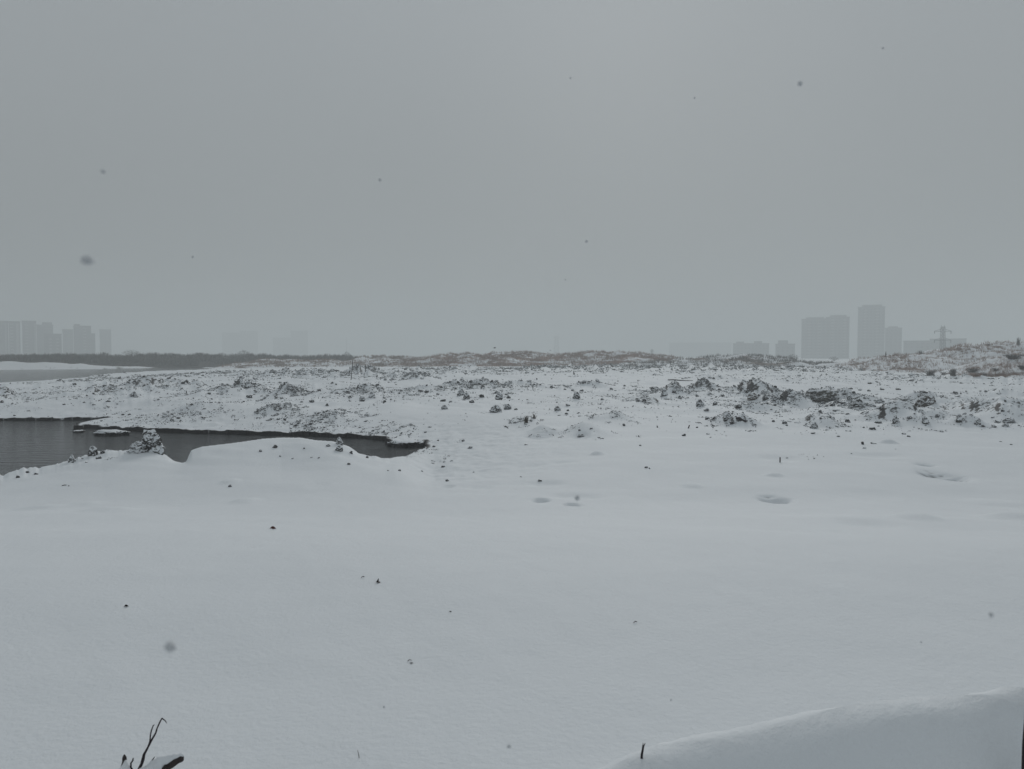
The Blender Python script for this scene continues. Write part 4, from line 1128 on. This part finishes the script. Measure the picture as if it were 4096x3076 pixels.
TR = [(131, 358, 20, 8.5, 250, 'broad rounded hazy tree right of the leftmost towers', 1), (156, 358, 12, 6, 252, 'low hazy tree second from left beyond the lake', 2),
      (170, 358, 14, 5.5, 255, 'small hazy tree in the middle of the lakeside row', 3), (244, 358.5, 17, 8.5, 262, 'wide faint tree on the bank well left of the pole', 4),
      (222, 358.5, 12, 6, 262, 'faint low tree left of the wide one on the bank', 5), (346.5, 361, 10, 9.5, 330, 'fan-shaped faint tree just left of the leaning pole', 6),
      (104, 358, 12, 6, 250, 'bushy tree in front of the last tower of the left group', 7), (86, 358.5, 16, 6, 250, 'low bushy tree below the stepped tower of the left group', 8),
      (793, 362.5, 13, 8.5, 210, 'round dark bare tree below the low block left of the twin tower', 9), (834, 362, 12, 5.5, 230, 'low round bare tree in front of the twin tower', 10),
      (198, 358, 13, 5.5, 255, 'tiny faint tree between the lakeside row and the wide tree', 11), (725, 361, 8, 4, 215, 'small scrubby tree on the far rise left of the low blocks', 12),
      (754, 358, 14, 5, 240, 'scrubby tree on the far rise below the roofs with two stair heads', 13), (68, 358.5, 14, 5, 250, 'low tree at the foot of the balcony block on the left', 14),
      (184, 358, 10, 4, 256, 'lowest tree of the lakeside row', 15), (270, 359, 14, 5, 262, 'scrubby faint tree right of the wide one on the bank', 16),
      (118, 358, 10, 4.5, 250, 'low shrubby tree leaning on the broad rounded one', 17)]
for t in TR: tree(*t, dense=520)

# ------------------------------------------------------------------ buildings in the haze
def facade(name, c1, c2):
    return plain(name, c1, c2, .2, .8, .1, .02)
M_W1 = facade('grey_plaster', (0.16, 0.165, 0.17), (0.12, 0.125, 0.13))
M_W2 = facade('dark_brick', (0.10, 0.095, 0.10), (0.08, 0.08, 0.085))
M_W3 = facade('pale_plaster', (0.32, 0.32, 0.32), (0.26, 0.26, 0.26))
M_GL = plain('window_glass', (0.03, 0.035, 0.04), (0.05, 0.055, 0.06), .5, .3, .0, .01)
def block(parent, u0, u1, vtop, dist, depth=16, wall=M_W1, stripes=(), roofbox=(), win=True, z0=-.6, floor=3.0, step=3.2, balcony=()):
    """a slab of the building; its front faces the field. The first slab sets where the building stands."""
    if 'yaw' not in parent:
        uc = (u0 + u1) / 2
        cx, cy, _ = at_dist(uc, vtop, dist)
        parent.location = (cx, cy, z0); parent.rotation_euler = (0, 0, -math.atan2(cx, cy)); parent['yaw'] = uc
    uc = parent['yaw']; yaw = -parent.rotation_euler[2]
    k = dist / F * math.cos(yaw)
    X_ = lambda u: (u - uc) * k
    off = (dist - parent.location[1]) / max(math.cos(yaw), .2)
    zt = at_dist(uc, vtop, dist)[2] - z0
    xa, xb = X_(u0), X_(u1); y0, y1 = off, off + depth
    z0 = 0.0
    b = MB(); b.box(xa, xb, y0, y1, z0, zt); b.build('wall', wall, parent)
    b = MB(); b.box(xa - .3, xb + .3, y0 - .3, y1 + .3, zt + .003, zt + .8); b.build('parapet', M_W2, parent)
    for (a, c, hh) in roofbox:
        b = MB(); b.box(X_(a), X_(c), y0 + 2, y1 - 2, zt + .805, zt + .8 + hh); b.build('roof_house', wall, parent)
    for (a, c) in stripes:
        b = MB(); b.box(X_(a), X_(c), y0 - .45, y0 - .003, z0, zt - 1.5); b.build('pale_band', M_W3, parent)
    for (a, c) in balcony:
        z = z0 + floor
        while z < zt - 2:
            b = MB(); b.box(X_(a), X_(c), y0 - 1.3, y0 - .003, z, z + 1.1); b.build('balcony', M_W3, parent)
            z += floor
    if win:
        b = MB(); n = max(2, int((xb - xa - 1.5) / step)); p = (xb - xa) / n
        z = z0 + 1.3
        while z + 1.6 < zt:
            for i in range(n):
                cx = xa + p * (i + .5)
                b.box(cx - .8, cx + .8, y0 - .06, y0 + .1, z, z + 1.5)
            for side, sg in ((xa, -1), (xb, 1)):
                for i in range(3):
                    cy = y0 + depth / 3 * (i + .5)
                    b.box(*(sorted((side - sg * .1, side + sg * .06))), cy - .8, cy + .8, z, z + 1.5)
            z += floor
        w = b.build('window', M_GL, parent); w['kind'] = 'stuff'
def building(label, x, y):
    e = put('apartment_building', None, (0, 0, 0)); tag(e, label, 'building')
    return e
DR, DL = 780, 740
e = building('wide twin apartment tower in the haze, left of the tallest tower', 0, 0)
block(e, 801.6, 826, 319.5, DR, 20, M_W1, balcony=((808, 811), (818, 821)), roofbox=((806, 824, 1.6),))
block(e, 826.02, 849, 318, DR - 3, 20, M_W1, balcony=((831, 834), (843, 845.5)), roofbox=((830, 846, 1.8),))
e = building('tallest slim tower with raised middle of its roof, in the right haze', 0, 0)
block(e, 858, 885, 307.5, DR - 20, 22, M_W1, balcony=((864, 866.5), (876, 879)), roofbox=((862, 882, 2.0),))
e = building('shorter tower standing against the right of the tallest one', 0, 0)
block(e, 885.2, 902, 328.5, DR - 15, 18, M_W1, roofbox=((888, 898, 1.4),))
e = building('small low block with a roof house left of the wide twin tower', 0, 0)
block(e, 775.5, 795, 344.5, DR - 60, 14, M_W1, roofbox=((778, 788, 3.2),))
e = building('low block with two stair heads, leftmost of the clear right-hand buildings', 0, 0)
block(e, 733, 769, 344, DR + 0, 14, M_W1, roofbox=((736, 744, 1.8), (754, 762, 2.2)))
e = building('long low building behind the pylon on the right', 0, 0)
block(e, 903.5, 930, 341.5, DR - 110, 14, M_W1, z0=-.6)
block(e, 930.02, 965, 339.8, DR - 113, 14, M_W1, z0=-.6)
e = building('very faint long low building between the middle hill and the right blocks', 0, 0)
block(e, 669, 731, 343, DR + 600, 14, M_W1)
e = building('tall hazy tower cut by the left edge with a pale side stripe', 0, 0)
block(e, -8, 8, 321.5, DL, 18, M_W2, stripes=((4.5, 6.5),))
e = building('broad hazy tower with a pale stripe, second from the left', 0, 0)
block(e, 8.6, 20, 322, DL - 10, 18, M_W2, stripes=((15.8, 18.6),), balcony=((10, 13),))
e = building('tall hazy tower third from left with pale corner', 0, 0)
block(e, 22, 36, 321.5, DL + 10, 18, M_W2, stripes=((34, 36),), balcony=((25, 28),))
e = building('hazy tower fourth from left, stepped down behind a lower block', 0, 0)
block(e, 36.6, 53, 325.5, DL + 20, 18, M_W2, roofbox=((42, 52, 2.5),))
e = building('lower darker block with balconies standing in front of the left towers', 0, 0)
block(e, 44, 61.5, 334.5, DL - 50, 14, M_W2, balcony=((49, 51.5), (56, 59)))
e = building('pale faint block between the lower balcony block and the stepped tower', 0, 0)
block(e, 62.5, 73, 330, DL + 70, 14, M_W1)
e = building('stepped dark tower in the middle of the left group', 0, 0)
block(e, 73.5, 91, 326.5, DL + 10, 16, M_W2, balcony=((83, 86),), roofbox=((74, 80, 1.5),))
block(e, 91.02, 95, 334, DL + 5, 14, M_W2)
e = building('faint slim tower at the right end of the left group', 0, 0)
block(e, 99.5, 111, 330, DL + 160, 14, M_W1)
e = building('dissolving tower block left of centre above the wide hazy tree', 0, 0)
block(e, 222, 240, 333, 1400, 16, M_W2); block(e, 240.05, 258, 331, 1396, 16, M_W2)
e = building('dissolving broad block halfway between the wide hazy tree and the pole', 0, 0)
block(e, 273, 291, 338, 1400, 16, M_W2); block(e, 291.05, 308, 331, 1404, 16, M_W2)

# ------------------------------------------------------------------ pylons and masts
def pylon(u, vtop, dist, wbase, warm, levels, label, z0=-.6):
    x, y, zt = at_dist(u, vtop, dist); s = dist / F
    e = put('power_pylon', None, (x, y, z0)); tag(e, label, 'pylon', 'power pylons in the haze')
    Ht = zt - z0; wb = wbase * s / 2; wt = wb * .62
    b = MB(); r = .075
    def cw(z): return wb + (wt - wb) * z / Ht
    for sx in (-1, 1):
        for sy in (-1, 1):
            b.tube([(sx * wb, sy * wb, -.2), (sx * wt, sy * wt, Ht * .96)], r, 4)
    n = 11
    for i in range(n):
        z1, z2 = Ht * .96 * i / n, Ht * .96 * (i + 1) / n; c1, c2 = cw(z1), cw(z2)
        for sy in (-1, 1):
            b.tube([(-c1, sy * c1, z1), (c2, sy * c2, z2)], r * .6, 3); b.tube([(c1, sy * c1, z1), (-c2, sy * c2, z2)], r * .6, 3)
            b.tube([(sy * c1, -c1, z1), (sy * c2, c2, z2)], r * .6, 3); b.tube([(sy * c1, c1, z1), (sy * c2, -c2, z2)], r * .6, 3)
            b.tube([(-c2, sy * c2, z2), (c2, sy * c2, z2)], r * .6, 3)
    b.build('mast', M_STEEL, e)
    for vz, ww in levels:
        z = at_dist(u, vz, dist)[2] - z0; a = ww * s / 2; c = cw(z)
        b = MB()
        for sx in (-1, 1):
            b.tube([(sx * c, -c, z), (sx * a, 0, z + .15)], r * .8, 4); b.tube([(sx * c, c, z), (sx * a, 0, z + .15)], r * .8, 4)
            b.tube([(sx * c, 0, z + 1.1), (sx * a, 0, z + .15)], r * .7, 4)
            for k in (.25, .5, .75):
                b.tube([(sx * (c + (a - c) * k), 0, z + 1.1 * (1 - k) + .15 * k), (sx * (c + (a - c) * k), -c * (1 - k), z)], r * .5, 3)
        b.build('crossarm', M_STEEL, e)
        for sx in (-1, 1):
            b = MB(); b.tube([(sx * a * .96, 0, z + .1), (sx * a * .96, 0, z - .9)], .12, 6); b.build('insulator', M_STEEL, e)
    b = MB()
    for sx in (-1, 1):
        b.tube([(sx * wt, 0, Ht * .95), (sx * wt * 1.05, 0, Ht)], r, 4)
    b.build('earth_peak', M_STEEL, e)
pylon(943, 325.2, 310, 4.4, 18, [(331.5, 17), (340.5, 17)], 'steel lattice pylon with two crossarms behind the right hill')
pylon(556.5, 335.5, 820, 4.5, 6, [(337.5, 6.5), (348, 7)], 'very faint pylon behind the middle hill')
def mast(u, vtop, dist, label):
    x, y, z = at_dist(u, vtop, dist)
    b = MB(); b.tube([(0, 0, 0), (0, 0, z + .6)], [.28, .12], 6)
    for k in (.7, .8, .9): b.box(-.9, .9, -.1, .1, (z + .6) * k, (z + .6) * k + .15)
    o = b.build('mast', M_STEEL); o.location = (x, y, -.6); tag(o, label, 'mast')
mast(652, 349, 330, 'thin dark mast at the right end of the middle hill')
mast(346.6, 337.5, 900, 'very faint thin mast high above the fan-shaped tree')

# ------------------------------------------------------------------ birds
def bird(u, v, dist, span, up, rz, label):
    x, y, z = at_dist(u, v, dist)
    e = put('bird', None, (x, y, z), (0, 0, rz)); tag(e, label, 'bird', 'birds flying over the middle hill')
    b = MB(); b.tube([(-.5 * span, 0, 0), (-.35 * span, 0, .02 * span), (-.1 * span, 0, 0), (.15 * span, 0, 0), (.27 * span, 0, .03 * span), (.36 * span, 0, .02 * span)],
                     [.02 * span, .03 * span, .08 * span, .075 * span, .04 * span, .005], 8)
    b.build('body', M_BIRD, e, True)
    for sy in (-1, 1):
        b = MB()
        P = [(.10, 0, .02), (.14, .28, .02 + up * .22), (.0, .5, .02 + up * .12), (-.08, .28, .02 + up * .2), (-.1, 0, .02)]
        V = [(a * span, sy * c * span, d * span) for a, c, d in P]
        V += [(a, c, d - .012 * span) for a, c, d in V]
        b.add(V, [(0, 1, 2, 3, 4), (9, 8, 7, 6, 5), (0, 5, 6, 1), (1, 6, 7, 2), (2, 7, 8, 3), (3, 8, 9, 4)])
        b.build('wing', M_BIRD, e)
bird(494.7, 348, 95, .55, .8, .4, 'dark bird leftmost of three, wings raised over the middle hill')
bird(550.2, 350.4, 110, .5, .3, 1.9, 'dark bird near the faint pylon, middle one of three')
bird(587.3, 350.6, 130, .4, .6, .2, 'faintest and rightmost small bird over the middle hill')

# ------------------------------------------------------------------ falling snow close to the lens
FL = [(87.5, 260.5, 13, .42, 'largest blurred snowflake, in the sky at the left'), (170.2, 647, 13, .42, 'large blurred snowflake in front of the lower left snow'),
      (800, 83.5, 5.5, .8, 'dark snowflake in the upper right sky'), (380, 180, 4, 1.0, 'small snowflake left of centre in the upper sky'), (577, 498, 6, .8, 'blurred snowflake in front of the soft hollow in the middle'),
      (586.5, 241.5, 3, 1.3, 'small dark snowflake near the centre of the sky'), (565.5, 279.5, 2, 1.8, 'tiny snowflake under the small dark one at the centre'), (570.5, 78, 2.2, 1.7, 'tiny snowflake high in the middle of the sky'),
      (192.7, 257, 2.8, 1.5, 'tiny snowflake right of the largest blurred one'), (103, 171.5, 6, .6, 'faint snowflake above the largest blurred one'), (991, 615, 6, .6, 'faint snowflake in front of the snow at the right edge'),
      (509, 746.5, 4.5, .8, 'faint snowflake at the bottom centre'), (384, 707, 2.8, 1.5, 'tiny snowflake above the bottom, left of centre'), (883, 48, 2.4, 1.6, 'tiny snowflake near the top right corner'),
      (694.5, 98, 2, 1.9, 'tiny snowflake left of the dark one in the upper right sky'), (921, 642, 2.4, 1.6, 'tiny snowflake in front of the right-hand smooth snow'), (671, 700, 2.4, 1.6, 'tiny snowflake above the forked stalk')]
for k, (u, v, dia, d, lab) in enumerate(FL):
    x, y, z = at_dist(u, v, d)
    r = dia / F * d / 2 * .95
    vv_, f = ico_variant(300 + k, 3, .6, .9, .7)
    o = put('snowflake', mesh('snowflake', vv_, f, M_FLAKE, True), (x, y, z), (k, k * .7, 0), (r, r, r * .9))
    tag(o, lab, 'snowflake', 'snowflakes falling close to the viewer')

# ------------------------------------------------------------------ haze (falling snow in the air)
b = MB(); b.box(-2600, 2600, -2600, 2600, -2.7, 76)
hz = b.build('haze', None)
hm = bpy.data.materials.new('haze'); hm.use_nodes = True; n = hm.node_tree; n.nodes.clear()
ho = n.nodes.new('ShaderNodeOutputMaterial'); hv = n.nodes.new('ShaderNodeVolumePrincipled')
hv.inputs['Density'].default_value = HAZE
hv.inputs['Color'].default_value = (0.825, 0.862, 0.866, 1)
hv.inputs['Anisotropy'].default_value = 0.0
n.links.new(hv.outputs[0], ho.inputs['Volume'])
hz.data.materials.append(hm)
tag(hz, 'pale snow haze filling the air over the whole field', 'haze', kind='stuff')
hz.display_type = 'WIRE'
